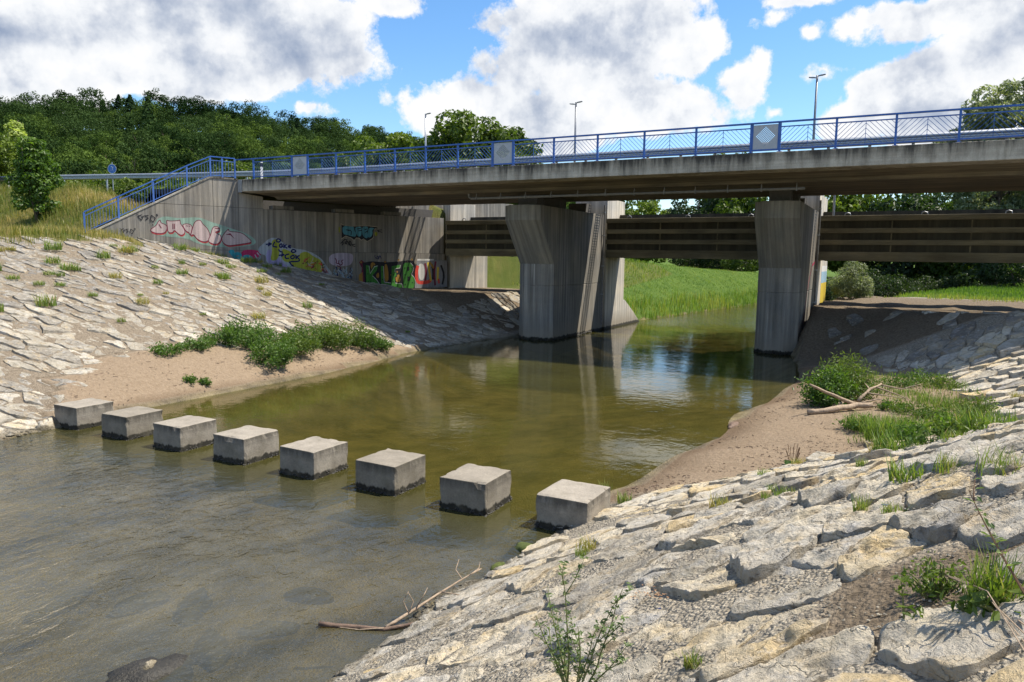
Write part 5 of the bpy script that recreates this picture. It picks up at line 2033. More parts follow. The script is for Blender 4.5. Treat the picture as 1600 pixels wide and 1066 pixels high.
def tree(name, label, loc, h, rad, z_c, leafmat, n, leaf, clumps, cl_r, seed, r0=0.22, group=None, cat='tree', flat=0.8, taper=0.0, trunk_h=None, wfac=0.55, stems=1, part='trunk', shell=0.75):
    rng = np.random.default_rng(seed)
    root = empty(name, loc)
    tag(root, label, cat, group)
    V_, F_, t, cc = crown(rng, n, (0, 0, z_c), rad, clumps, cl_r, leaf, flat, taper=taper, wfac=wfac, shell=shell)
    keep = V_[:, 2].reshape(-1, 4).min(1) > 0.02
    V_ = V_.reshape(-1, 4, 3)[keep].reshape(-1, 3)
    t = t.reshape(-1, 4)[keep].reshape(-1)
    F_ = np.arange(len(V_)).reshape(-1, 4)
    put(np_mesh('crown', V_, F_, leafmat, tint=t), 'crown', root)
    th = trunk_h or h * 0.8
    for s in range(stems):
        mb = limbs(rng, (rng.normal() * 0.15 * (s > 0), rng.normal() * 0.15 * (s > 0), -0.2), (rng.normal() * 0.2 * rad[0], rng.normal() * 0.2 * rad[0], th), r0, cc, 14)
        o = put(mb.mesh(part, M['bark'], True), part, root)
    return root


def seat(px, py, z0=0.0):
    """where the line of sight through a spot of the photograph meets the ground"""
    D = ray(px, py)
    t = np.linspace(1.5, 75, 2600)
    Z = EYE.z + D.z * t - H(D.x * t, D.y * t)
    i = int(np.argmax(Z < 0)) if (Z < 0).any() else len(t) - 1
    lo, hi = t[max(i - 1, 0)], t[i]
    for _ in range(18):
        m = (lo + hi) / 2
        if EYE.z + D.z * m < Hs(D.x * m, D.y * m):
            hi = m
        else:
            lo = m
    return EYE + D * hi


def at_ground(px, py, d):
    p = at_d(px, py, d)
    return (p.x, p.y, Hs(p.x, p.y))


# trees behind the bridge
x, y, z = at_ground(738, 240, 76)
tree('maple_tree', 'large dark round-crowned maple behind the bridge beside the single lamp', (x, y, z - 0.3), 19 - z, (7.4, 7.0, 7.2), 12.6 - z, M['leaf_maple'], 26000, 0.50, 150, 1.45, 31, 0.35, shell=0.35)
x, y, z = at_ground(806, 240, 78)
tree('maple_tree', 'smaller dark tree adjoining the right side of the big maple', (x, y, z - 0.3), 17 - z, (3.4, 3.4, 6.2), 12.4 - z, M['leaf_maple'], 9000, 0.45, 48, 1.1, 32, 0.25, taper=0.45)
x, y, z = at_ground(610, 240, 82)
tree('lime_tree', 'bright yellow-green bushy tree left of the single lamp', (x, y, z - 0.3), 18 - z, (4.9, 4.4, 6.6), 12.4 - z, M['leaf_lime'], 14000, 0.45, 90, 1.25, 33, 0.28, shell=0.35)
x, y, z = at_ground(545, 248, 90)
tree('lime_tree', 'low pale green tree at the foot of the wooded hill behind the bridge', (x, y, z - 0.3), 15 - z, (3.2, 3.2, 5.4), 11.4 - z, M['leaf_lime'], 6000, 0.45, 36, 1.1, 34, 0.22)
x, y, z = at_ground(1142, 235, 92)
tree('round_tree', 'tree whose top shows through the railing left of the third grey plate', (x, y, z - 0.3), 19 - z, (4.6, 4.6, 7.0), 11.6 - z, M['leaf_maple'], 7000, 0.55, 50, 1.3, 35, 0.3)
x, y, z = at_ground(1448, 205, 105)
tree('round_tree', 'small pointed tree top showing over the right part of the railing', (x, y, z - 0.3), 23 - z, (4.0, 4.0, 10.0), 12.2 - z, M['leaf_maple'], 5000, 0.6, 40, 1.3, 36, 0.3, taper=0.7)
x, y, z = at_ground(1575, 160, 62)
tree('willow_tree', 'tall silvery willow rising above the bridge at the right edge', (x, y, z - 0.3), 21 - z, (4.9, 4.9, 7.6), 13.2 - z, M['leaf_willow'], 32000, 0.46, 120, 1.15, 37, 0.35, wfac=0.34)
# right-bank trees seen between and under the bridges
far_trees = [(1005, 345, 118, 13.5, 5.0, 'leaf_lime', 'bright green tree beyond the girder bridge beside the pier in the river'), (955, 345, 130, 15.0, 6.0, 'leaf_maple', 'tree beyond the girder bridge mostly hidden by the pier in the river'), (1095, 360, 112, 15.0, 5.5, 'leaf_dark', 'dark tree beyond the girder bridge in the left half of the middle gap'), (1150, 360, 105, 16.0, 5.5, 'leaf_dark', 'dark tree beyond the girder bridge beside the right pier'),
             (1335, 350, 92, 12.4, 4.8, 'leaf_lime', 'pale green tree showing above the girder just right of the right pier'), (1400, 350, 88, 14.0, 5.6, 'leaf_dark', 'dark spreading tree over the meadow, second from the right pier'),
             (1460, 350, 92, 14.5, 5.6, 'leaf_dark', 'dark tree over the meadow in the middle of the right-hand gap'), (1520, 350, 84, 14.0, 5.4, 'leaf_maple', 'tree with lit leaves over the right part of the meadow'),
             (1600, 350, 76, 13.0, 5.0, 'leaf_dark', 'dark tree at the right edge whose shade falls on the meadow'), (1255, 350, 98, 13.0, 5.0, 'leaf_dark', 'dark tree hidden for the most part by the right pier')]
for i, (px, py, d, h, r, lm_, lab) in enumerate(far_trees):
    x, y, z = at_ground(px, py, d)
    tree('riverside_tree', lab, (x, y, z - 0.2), h, (r, r, h * 0.5), h * 0.50, M[lm_], 7500, 0.6, 60, 1.4, 50 + i, 0.3)
hedge = [(1075, 425, 100, 3.4), (1120, 425, 96, 4.0), (1165, 425, 88, 4.2), (1345, 430, 82, 3.6), (1390, 430, 78, 3.4), (1440, 430, 80, 3.2), (1490, 430, 78, 3.4), (1545, 430, 74, 3.0), (1590, 440, 60, 3.4), (1310, 430, 70, 3.2)]
hl = ['dark bush on the grassy bank crest left in the middle gap', 'dark bush on the grassy bank crest in the middle gap', 'dark bush on the grassy bank beside the right pier', 'dark bush at the back of the meadow behind the grey-green shrub', 'dark bush along the back of the meadow right of the grey-green shrub',
      'dark bush along the back of the meadow at its middle', 'dark bush along the back of the meadow right of its middle', 'dark bush along the back of the meadow near its right end', 'dark overhanging bush at the right edge of the meadow', 'dark bush directly right of the far yellow-painted pier']
for i, (px, py, d, h) in enumerate(hedge):
    x, y, z = at_ground(px, py, d)
    tree('dark_bush', hl[i], (x, y, z - 0.1), h, (3.2, 3.0, h * 0.52), h * 0.48, M['leaf_dark' if i != 2 else 'leaf_maple'], 7000, 0.22, 44, 0.8, 70 + i, 0.10, cat='bush', group='dark bushes beyond the bridges', part='stem')
x, y, z = seat(1328, 467)
tree('grey_green_shrub', 'soft grey-green shrub at the edge of the sunlit meadow under the girder', (x, y, z - 0.1), 2.2, (1.35, 1.3, 1.05), 0.95, M['leaf_willow'], 7000, 0.15, 38, 0.40, 90, 0.05, cat='shrub', wfac=0.3, taper=0.4, part='stem')
# the left embankment
x, y, z = at_ground(32, 290, 50)
tree('poplar_sapling', 'tall loose pale green sapling behind the guardrail at the left edge', (x, y, z - 0.2), 13 - z, (1.5, 1.4, 3.2), 10.0 - z, M['leaf_silver'], 7000, 0.24, 70, 0.42, 91, 0.07, taper=0.6, shell=0.4, trunk_h=5.4)
x, y, z = seat(60, 346)
tree('maple_bush', 'dark green young maple growing on the grassy embankment at left', (x, y, z - 0.15), 4.6, (1.55, 1.45, 2.25), 2.2, M['leaf_weed'], 8500, 0.19, 110, 0.36, 92, 0.06, taper=0.55, shell=0.2, cat='bush', stems=3, part='stem')
x, y, z = seat(208, 318)
tree('small_bush', 'small yellow-green bush behind the sloping railing', (x, y, z - 0.35), 1.8, (0.95, 0.9, 0.95), 0.95, M['leaf_weed2'], 2800, 0.14, 26, 0.3, 93, 0.03, cat='bush', stems=2, part='stem')
x, y, z = at_ground(-12, 300, 45)
tree('small_bush', 'pale green bush at the left edge beside the tall sapling', (x, y, z - 0.2), 4.4, (1.5, 1.4, 2.1), 2.6, M['leaf_lime'], 3200, 0.22, 30, 0.5, 94, 0.05, cat='bush', stems=2, part='stem')
roadside = [(112, 268, 62, 3.2, 2.2, 'leaf_lime', 'pale green roadside bush behind the guardrail left of the sign'), (152, 262, 66, 4.2, 2.4, 'leaf_maple', 'round dark roadside bush directly left of the blue sign'), (215, 270, 64, 2.6, 2.6, 'leaf_maple', 'low roadside bush right of the blue sign'),
            (262, 268, 62, 3.3, 2.8, 'leaf_lime', 'bright green roadside bush behind the upper end of the sloping railing'), (365, 255, 60, 4.6, 1.6, 'leaf_maple', 'thin pale tree-like bush behind the bridge end'), (430, 262, 70, 4.0, 3.0, 'leaf_maple', 'dark bush behind the first grey plate'),
            (500, 262, 76, 4.4, 3.0, 'leaf_maple', 'dark bush between the first grey plate and the lime tree'), (300, 262, 75, 3.6, 3.0, 'leaf_maple', 'dark bush behind the bend of the sloping railing')]
for i, (px, py, d, h, r, lm_, lab) in enumerate(roadside):
    p = at_d(px, py, d)
    z = max(Hs(p.x, p.y), 6.6)
    tree('roadside_bush', lab, (p.x, p.y, min(z, 8.5) - 0.3), h, (r, r, h * 0.52), h * 0.5, M[lm_], 2600, 0.30, 26, 0.75, 110 + i, 0.06, cat='bush', group='bushes behind the guardrail', part='stem')

# ---------------------------------------------------------------- forest on the hill
protos, protoV = [], []
for i in range(9):
    rng = np.random.default_rng(200 + i)
    con = i >= 7
    if con:
        n = 700
        h_ = 15.0
        zz = rng.uniform(0.12, 1.0, n)
        rr_ = (1.0 - zz) ** 0.8 * 4.6 * (0.6 + 0.4 * np.cos(zz * 60) ** 2) + 0.15
        th = rng.uniform(0, 2 * np.pi, n)
        P = np.stack([np.cos(th) * rr_, np.sin(th) * rr_, zz * h_], -1)
        nr = unit(np.stack([np.cos(th), np.sin(th), np.full(n, 0.7)], -1) + rng.normal(size=(n, 3)) * 0.4)
        V_, F_ = leaf_quads(P, nr, rng.uniform(0.9, 1.6, n), 0.7, rng)
        t = np.repeat(rng.uniform(0, 1, n), 4)
        cc = P[:20]
        mat = M['leaf_pine']
    else:
        R_ = rng.uniform(4.6, 6.0)
        V_, F_, t, cc = crown(rng, 3200, (0, 0, 7.4), (R_, R_, 5.0 + rng.uniform(-.5, .8)), 40, 1.55, 0.45, 0.75, wfac=0.75, up=0.7)
        mat = M['leaf_hill2'] if i in (2, 5) else M['leaf_hill']
    k4 = rng.permutation(len(F_))[:int(len(F_) * 0.6)]
    protoV.append((V_.reshape(-1, 4, 3)[k4].reshape(-1, 3), t.reshape(-1, 4)[k4].reshape(-1)))
    mb = limbs(rng, (0, 0, -1), (0, 0, 9), 0.26, cc, 4)
    tv = np.array(mb.v)
    tris = []
    for f in mb.f:
        if len(f) == 4:
            tris.append(f)
    nv_ = len(V_)
    Va = np.concatenate([V_, tv])
    Fa = np.concatenate([F_, np.array(tris) + nv_])
    protos.append(np_mesh('forest_tree', Va, Fa, [mat, M['bark']], np.concatenate([np.zeros(len(F_)), np.ones(len(tris))]), tint=np.concatenate([t, np.zeros(len(tv))])))
rs = random.Random(41)
pos = []
tries = 0
while len(pos) < 620 and tries < 60000:
    tries += 1
    phi = math.radians(rs.uniform(-65, -23))
    r = math.sqrt(rs.uniform(150 ** 2, 376 ** 2))
    if r > 350 and rs.random() < 0.3:
        continue
    x, y = r * math.sin(phi), r * math.cos(phi)
    if all((x - a) ** 2 + (y - b) ** 2 > 8.2 ** 2 for a, b, _ in pos):
        pos.append((x, y, r))
# those on the skyline and the nearest ones show largest
pos.sort(key=lambda q: 0 if q[2] > 325 else q[2])
RV, RF, RT_, RM = [], [], [], []
nb = 0
for i, (x, y, r) in enumerate(pos):
    up_ = r > 300
    q = rs.random()
    pd = math.degrees(math.atan2(x, y))
    con = r > 265 and ((-57.0 < pd < -53.0 and q < 0.6) or (-37 < pd < -33 and q < 0.4) or q < 0.03)
    kind = rs.choice([7, 8]) if con else (rs.choice([2, 5]) if q > (0.88 if up_ else 0.70) else rs.choice([0, 1, 3, 4, 6]))
    s = rs.uniform(0.7, 1.35) * (1.0 if up_ else 0.82) * (0.8 if con else 1)
    loc, sc, rz = (x, y, Hs(x, y) - 1.2), (s * rs.uniform(.9, 1.1), s * rs.uniform(.9, 1.1), s * rs.uniform(0.9, 1.2)), rs.uniform(0, 6.28)
    if i < 299:
        o = bpy.data.objects.new('forest_tree', protos[kind])
        link(o)
        o.location, o.scale, o.rotation_euler = loc, sc, (0, 0, rz)
        if kind >= 7:
            tag(o, 'dark pointed conifer standing up on the ridge of the wooded hill', 'conifer', 'conifers on the wooded hill')
        elif kind in (2, 5):
            tag(o, 'lighter green leafy tree in the wood covering the hillside', 'tree', 'light green trees on the wooded hill')
        else:
            tag(o, 'dark green leafy tree in the wood covering the hillside', 'tree', 'dark green trees on the wooded hill')
    else:
        R_ = np.array([[math.cos(rz), -math.sin(rz), 0], [math.sin(rz), math.cos(rz), 0], [0, 0, 1]])
        V_, t = protoV[kind]
        V_ = (V_ * np.array(sc)) @ R_.T + np.array(loc)
        RV.append(V_)
        RF.append(np.arange(len(V_)).reshape(-1, 4) + nb)
        RT_.append(np.clip(t + rs.uniform(-0.45, 0.45), 0, 1))
        RM.append(np.full(len(V_) // 4, 1 if kind in (2, 5) else 0))
        nb += len(V_)
if RV:
    o = put(np_mesh('hillside_wood', np.concatenate(RV), np.concatenate(RF), [M['leaf_hill'], M['leaf_hill2']], np.concatenate(RM), tint=np.concatenate(RT_)), 'hillside_wood')
    tag(o, 'mass of leafy trees filling the middle of the wooded hillside', 'wood', kind='stuff')


# ---------------------------------------------------------------- grass
def blades(rng, P, hgt, wid, lean=0.35, seg=2):
    """bent blades of grass rooted at P"""
    n = len(P)
    a = rng.uniform(0, 2 * np.pi, n)
    d = np.stack([np.cos(a), np.sin(a), np.zeros(n)], -1)
    s = np.stack([-np.sin(a), np.cos(a), np.zeros(n)], -1)
    h = np.broadcast_to(hgt, (n,))[:, None]
    w = np.broadcast_to(wid, (n,))[:, None]
    ln = rng.uniform(0.1, 1.0, n)[:, None] * lean * h
    up = np.array([0, 0, 1.0])
    A, B = P - s * w / 2, P + s * w / 2
    m = P + up * h * 0.55 + d * ln * 0.35
    C_, D_ = m + s * w * 0.4, m - s * w * 0.4
    T1 = P + up * h + d * ln + s * w * 0.08
    T2 = T1 - s * w * 0.16
    V_ = np.stack([A, B, C_, D_, T1, T2], 1).reshape(-1, 3)
    b = np.arange(n)[:, None] * 6
    F_ = np.concatenate([b + np.array([[0, 1, 2, 3]]), b + np.array([[3, 2, 4, 5]])], 0)
    return V_, F_


def meadow(name, label, rng, x0, x1, y0, y1, n, hfun, wid, mat, keepf, lean=0.4):
    X, Y = rng.uniform(x0, x1, n), rng.uniform(y0, y1, n)
    k_ = keepf(X, Y)
    X, Y = X[k_], Y[k_]
    Z_ = np.maximum(H(X, Y), -0.05)
    P = np.stack([X, Y, Z_ - 0.02], -1)
    hgt, tnt = hfun(X, Y, rng)
    V_, F_ = blades(rng, P, hgt, wid * rng.uniform(.7, 1.3, len(X)), lean)
    o = put(np_mesh(name, V_, F_, mat, tint=np.repeat(tnt, 6)), name)
    tag(o, label, 'grass', kind='stuff')
    return o


rng = np.random.default_rng(77)


def k_emb(X, Y):
    wl = wall_x(Y) - 0.7
    zz = H(X, Y)
    return (((X < wl) & (Y > 19.0) & (Y < 27.5)) | ((Y <= 20.4) & (zz > 4.15 + 0.5 * (vnoise(X, Y, 0.8, 4) - 0.5)) & (X > -60))) & (XL(Y) - X > 6)


meadow('meadow_grass', 'dry yellow and green meadow grass on the embankment at left', rng, -62, -27, 12, 27.5, 60000,
       lambda X, Y, r: (r.uniform(0.15, 0.5, len(X)) * (0.6 + 0.8 * vnoise(X, Y, 0.5, 2)), np.clip(0.5 + 1.1 * (vnoise(X, Y, 0.45, 7) - 0.5) + r.normal(0, 0.2, len(X)), 0, 1)), 0.022, M['grass_dry'], k_emb)


def k_upl(X, Y):
    return (XL(Y) - X > -0.4) & (XL(Y) - X < 26) & ((Y > 43.7) | ((Y > 42.4) & (X < -20)))


meadow('bank_grass', 'lush green grass and reeds on the far bank beyond the bridges', rng, -38, 8, 42, 98, 110000,
       lambda X, Y, r: (np.where((Y < 62) & (X < -17), 2.2, 1.0) * np.where((XL(Y) - X < 1.7) & (Y > 45.0), r.uniform(0.2, 0.85, len(X)) * (0.45 + 1.0 * vnoise(X, Y, 0.55, 22)), r.uniform(0.05, 0.15, len(X)) * (0.6 + 0.9 * vnoise(X, Y, 0.7, 21))), np.clip(0.35 + 0.9 * (vnoise(X, Y, 0.30, 7) - 0.5) + 0.5 * (vnoise(X, Y, 0.9, 8) - 0.5) + r.normal(0, 0.22, len(X)) + np.where(XL(Y) - X < 2.6, 0.30, 0) + np.where((Y < 62) & (X < -17), 0.3, 0), 0, 1)), 0.035, M['grass_lush'], k_upl)


def k_upr(X, Y):
    return (X - XR(Y) > 0.1) & ((Y > 47.0) | ((Y > 44) & (vnoise(X, Y, 0.6, 3) > 0.5)))


meadow('river_meadow_grass', 'short green grass of the meadow on the right bank beyond the bridges', rng, -4, 42, 43.5, 92, 90000,
       lambda X, Y, r: (r.uniform(0.06, 0.26, len(X)), np.clip(0.30 + 0.5 * (vnoise(X, Y, 0.3, 7) - 0.5) + r.normal(0, 0.15, len(X)) + np.clip((52 - Y) / 10, 0, 0.6), 0, 1)), 0.035, M['grass_lush'], k_upr)


# ---------------------------------------------------------------- plants of the sand bars and the stone banks
def weed_mesh(rng, r, h, n, leaf, wfac=0.4, nst=14, blades_n=0, mat=None, up=0.3, dome=True):
    """leafy clump: stems fan out from the root, leaves sit along the upper part of each"""
    P, nr, st = [], [], MB()
    for s in range(nst):
        a = rng.uniform(0, 2 * np.pi)
        q = math.sqrt(rng.uniform(0, 1))
        tip = np.array([math.cos(a) * q * r, math.sin(a) * q * r, h * (1 - 0.55 * q * q if dome else 1) * rng.uniform(0.7, 1.1)])
        root = tip * np.array([0.45, 0.45, 0])
        st.tube([Vector(root), Vector(root * 0.5 + tip * 0.5 + np.array([0, 0, h * 0.08])), Vector(tip)], [0.006, 0.005, 0.003], 4)
        m = n // nst
        f = rng.uniform(0.12, 1.03, m) ** 0.7
        c = root + (tip - root) * f[:, None] + rng.normal(size=(m, 3)) * np.array([1, 1, 0.7]) * (0.10 * h + 0.25 * leaf)
        P.append(c)
        nr.append(unit(rng.normal(size=(m, 3)) * 0.8 + np.array([math.cos(a) * 0.3, math.sin(a) * 0.3, up])))
    P, nr = np.concatenate(P), np.concatenate(nr)
    P[:, 2] = np.maximum(P[:, 2], 0.01)
    sz = leaf * rng.uniform(0.6, 1.3, len(P))
    V_, F_ = leaf_quads(P, nr, sz, sz * wfac, rng, 0.15)
    t = np.repeat(np.clip(0.15 + 0.5 * P[:, 2] / h * rng.uniform(0.5, 1.2, len(P)) + rng.normal(0, 0.15, len(P)), 0, 1), 4)
    return V_, F_, t, st


def weed(name, label, x, y, r, h, n, leaf, mat, seed, group=None, cat='plant', wfac=0.4, nst=14, sink=0.03, sx=1.0):
    rng = np.random.default_rng(seed)
    root = empty(name, (x, y, Hs(x, y) - sink))
    tag(root, label, cat, group)
    V_, F_, t, st = weed_mesh(rng, r, h, n, leaf, wfac, nst)
    put(np_mesh('leaves', V_, F_, mat, tint=t), 'leaves', root)
    put(st.mesh('stems', M['stem']), 'stems', root)
    return root


def tuft_mesh(rng, r, h, n, w, tint0=0.4, lean=0.8):
    a = rng.uniform(0, 2 * np.pi, n)
    q = np.sqrt(rng.uniform(0, 1, n)) * r
    P = np.stack([np.cos(a) * q, np.sin(a) * q, np.zeros(n)], -1)
    V_, F_ = blades(rng, P, h * rng.uniform(0.45, 1.1, n), w, lean)
    return V_, F_, np.repeat(np.clip(tint0 + rng.normal(0, 0.22, n), 0, 1), 6)


def tuft(name, label, x, y, r, h, n, w, mat, seed, group=None, tint0=0.4, lean=0.8):
    rng = np.random.default_rng(seed)
    V_, F_, t = tuft_mesh(rng, r, h, n, w, tint0, lean)
    o = put(np_mesh(name, V_, F_, mat, tint=t), name)
    o.location = (x, y, Hs(x, y) - 0.015)
    tag(o, label, 'grass tuft', group)
    return o


# left sand bar: a row of lush clumps
LW = [(265, 553, 0.5, 0.35, 'leaf_weed', 700, 'low leafy weed at the left end of the green row on the far sand bar'), (305, 547, 0.6, 0.40, 'leaf_weed', 900, 'low weed second from the left in the green row on the far sand bar'),
      (350, 541, 0.75, 0.6, 'leaf_weed', 1500, 'leafy weed clump against the stones, third in the green row on the far sand bar'), (385, 534, 0.8, 0.85, 'leaf_weed', 2000, 'tall leafy clump against the stones in the middle of the green row'),
      (415, 548, 0.95, 0.85, 'leaf_weed', 2600, 'broad green clump right of the bare sand on the far bar'), (428, 570, 0.85, 0.75, 'leaf_weed', 2600, 'dense small-leaved clump hanging lowest towards the water on the far bar'),
      (460, 553, 0.85, 0.75, 'leaf_weed2', 2200, 'yellow-green clump in the middle of the far sand bar'), (478, 540, 0.9, 0.75, 'leaf_weed', 2200, 'dark clump behind the yellow-green one on the far sand bar'),
      (518, 545, 0.85, 0.8, 'leaf_weed2', 2300, 'bright green clump left of the tall one near the end of the far bar'), (550, 540, 0.95, 0.95, 'leaf_weed2', 2600, 'tallest bright clump near the right end of the far sand bar'),
      (575, 545, 0.75, 0.7, 'leaf_weed', 1800, 'rounded clump second from the right end of the far sand bar'), (597, 545, 0.5, 0.4, 'leaf_weed', 900, 'last low clump at the right end of the far sand bar'),
      (505, 525, 0.6, 0.6, 'leaf_weed2', 1100, 'small reddish-tipped clump by the stones behind the far sand bar')]
for i, (px, py, r, h, m_, n, lab) in enumerate(LW):
    p = seat(px, py)
    weed('weed_clump', lab, p.x, p.y, r, h, n, 0.10, M[m_], 300 + i, 'green weeds on the far sand bar', nst=22, wfac=0.38)
for i, (px, py, lab) in enumerate(((295, 597, 'small weed standing alone on the bare sand of the far bar, left of a pair'), (320, 600, 'small weed standing alone on the bare sand of the far bar, right of a pair'))):
    p = seat(px, py)
    weed('weed_clump', lab, p.x, p.y, 0.22, 0.2, 300, 0.085, M['leaf_weed'], 330 + i, 'green weeds on the far sand bar', nst=10)


# right sand bar
p = seat(1285, 636)
weed('leafy_bush', 'dark green bush at the water edge behind the driftwood', p.x + 0.1, p.y + 0.3, 0.62, 0.95, 3600, 0.10, M['leaf_weed'], 351, cat='bush', nst=34)
p = seat(1318, 628)
weed('willow_bush', 'taller pale yellow-green willow bush behind the driftwood', p.x, p.y + 0.5, 0.75, 1.1, 4200, 0.13, M['leaf_weed2'], 352, cat='bush', wfac=0.2, nst=44)
RW = [(1440, 600, 0.7, 0.42, 'leaf_weed', 'green weed patch below the shaded stones at the back of the near bar'), (1400, 603, 0.5, 0.35, 'leaf_weed', 'low green weed left of the patch at the back of the near bar'), (1470, 606, 0.6, 0.32, 'leaf_weed2', 'low weed right of the patch at the back of the near bar'),
      (1350, 672, 0.5, 0.32, 'leaf_weed', 'green weed at the left front of the grassy patch on the near bar'), (1430, 650, 0.6, 0.3, 'leaf_weed2', 'low yellow-green weed in the middle of the near grassy patch'), (1480, 660, 0.65, 0.3, 'leaf_weed', 'low weed in the middle right of the near grassy patch'),
      (1530, 652, 0.55, 0.48, 'leaf_weed2', 'bright upright weed at the right end of the near grassy patch'), (1470, 690, 0.55, 0.25, 'leaf_weed', 'low weed at the front right of the near grassy patch'), (1430, 690, 0.5, 0.26, 'leaf_weed', 'dark low weed against the near stones'),
      (1395, 640, 0.4, 0.25, 'leaf_weed', 'little weed beside the driftwood branches'), (1510, 680, 0.45, 0.22, 'leaf_weed2', 'little weed by the pale slab at the right of the near grassy patch')]
for i, (px, py, r, h, m_, lab) in enumerate(RW):
    p = seat(px, py)
    weed('weed_clump', lab, p.x, p.y, r, h, int(1500 * r), 0.07, M[m_], 360 + i, 'weeds on the near sand bar', nst=20)
GT = [(1385, 695, 0.34, 0.62, 480, 'tall arching grass tuft in front of the near grassy patch'), (1345, 668, 0.34, 0.42, 420, 'green grass tuft at the left edge of the near grassy patch'), (1375, 676, 0.4, 0.42, 420, 'green grass tuft left of the tall arching one'),
      (1420, 670, 0.5, 0.36, 420, 'grass tuft in the middle of the near patch'), (1455, 672, 0.5, 0.32, 420, 'grass tuft right of the middle of the near patch'), (1500, 668, 0.5, 0.32, 400, 'grass tuft in the right half of the near patch'), (1460, 630, 0.5, 0.25, 350, 'sparse grass tuft high on the near sand bar'),
      (1500, 640, 0.5, 0.28, 350, 'sparse grass tuft high on the right of the near sand bar'), (1540, 672, 0.4, 0.38, 350, 'grass tuft at the right end of the near patch'), (1415, 705, 0.35, 0.3, 350, 'grass tuft at the foot of the near stones'), (1420, 615, 0.45, 0.2, 260, 'thin dry grass tuft at the back of the near bar')]
for i, (px, py, r, h, n, lab) in enumerate(GT):
    p = seat(px, py)
    tuft('grass_tuft', lab, p.x, p.y, r, h * (0.95 if i == 0 else 0.72), n, 0.012, M['grass_clump'], 380 + i, 'grass tufts on the near sand bar', 0.38)
# low ground cover between them
X = rng.uniform(-1.2, 2.6, 5200)
Y = rng.uniform(14.5, 24, 5200)
k_ = (X > XR(Y) + 2.0 + (Y < 18) * 0.8) & (X < XT(Y) + 0.15) & (vnoise(X, Y, 1.1, 12) > 0.40)
X, Y = X[k_], Y[k_]
P = np.stack([X, Y, H(X, Y)], -1)
V_, F_ = blades(rng, P, rng.uniform(0.05, 0.22, len(X)), 0.012, 0.9)
o = put(np_mesh('ground_cover', V_, F_, M['grass_clump'], tint=np.repeat(np.clip(0.4 + rng.normal(0, .25, len(X)), 0, 1), 6)), 'ground_cover')
tag(o, 'thin grass and weeds covering the back of the near sand bar', 'grass', kind='stuff')

# plantain with upright seed spikes
p = seat(1238, 726)
root = empty('plantain', (p.x, p.y, p.z - 0.01))
tag(root, 'plantain rosette with reddish upright seed spikes on the bare sand', 'plant')
rg = np.random.default_rng(5)
n = 26
a = rg.uniform(0, 2 * np.pi, n)
P = np.stack([np.cos(a) * 0.09, np.sin(a) * 0.09, np.full(n, 0.05)], -1) * rg.uniform(.5, 1.2, (n, 1))
V_, F_ = leaf_quads(P, unit(np.stack([np.cos(a) * .5, np.sin(a) * .5, np.ones(n)], -1) + rg.normal(size=(n, 3)) * .2), 0.17, 0.09, rg, 0.1)
put(np_mesh('leaves', V_, F_, M['leaf_weed'], tint=np.repeat(rg.uniform(0, .6, n), 4)), 'leaves', root)
mb = MB()
for q in range(15):
    a = rg.uniform(0, 6.28)
    l_ = rg.uniform(0.22, 0.36)
    mb.tube([(0.03 * math.cos(a), 0.03 * math.sin(a), 0), (0.08 * math.cos(a), 0.08 * math.sin(a), l_ * .6), (0.11 * math.cos(a), 0.11 * math.sin(a), l_)], [0.003, 0.004, 0.0055], 5)
put(mb.mesh('seed_spikes', M['stem_red']), 'seed_spikes', root)

# small weeds in the joints of the far stone bank
rs = random.Random(61)
wm = []
for i in range(4):
    r_ = np.random.default_rng(500 + i)
    V_, F_, t = tuft_mesh(r_, 0.16, 0.22, 90, 0.014, 0.5, 0.9)
    wm.append(np_mesh('weed_tuft', V_, F_, M['grass_dry'] if i == 3 else M['grass_clump'], tint=t))
cnt = 0
while cnt < 84:
    x, y = rs.uniform(-30.5, -17.5), rs.uniform(6, 27)
    if not keep_left(x, y) or rs.random() > 0.25 + 0.75 * (Hs(x, y) > 2.0):
        continue
    o = bpy.data.objects.new('weed_tuft', wm[cnt % 4])
    link(o)
    o.location = (x, y, Hs(x, y) + 0.03)
    s = rs.uniform(0.6, 2.0)
    o.scale = (s, s, s * rs.uniform(0.6, 1.1))
    o.rotation_euler = (0, 0, rs.uniform(0, 6.28))
    tag(o, 'small grassy weed growing from a joint of the sunlit far stone bank', 'weed', 'weeds in the joints of the far bank')
    cnt += 1
cnt = 0
while cnt < 22:
    x, y = rs.uniform(-3.4, 2.6), rs.uniform(5.5, 22)
    if not keep_right(x, y) or x < float(XT(y)) + 0.3:
        continue
    o = bpy.data.objects.new('weed_tuft', wm[cnt % 4])
    link(o)
    o.location = (x, y, Hs(x, y) + 0.0)
    s = rs.uniform(0.3, 0.75)
    o.scale = (s, s, s)
    o.rotation_euler = (0, 0, rs.uniform(0, 6.28))
    tag(o, 'tiny grassy weed growing from a joint between the near slabs', 'weed', 'weeds in the joints of the near bank')
    cnt += 1
# weeds along the foot of the wing wall and its top
for i in range(26):
    t = rs.uniform(T_WING, 2.0)
    w = wp(t, 0, 0.25)
    o = bpy.data.objects.new('weed_tuft', wm[i % 4])
    link(o)
    o.location = (w[0], w[1], Hs(w[0], w[1]))
    s = rs.uniform(0.8, 1.7)
    o.scale = (s, s, s)
    tag(o, 'dry weed growing along the foot of the graffiti wall', 'weed', 'weeds along the foot of the wing wall')


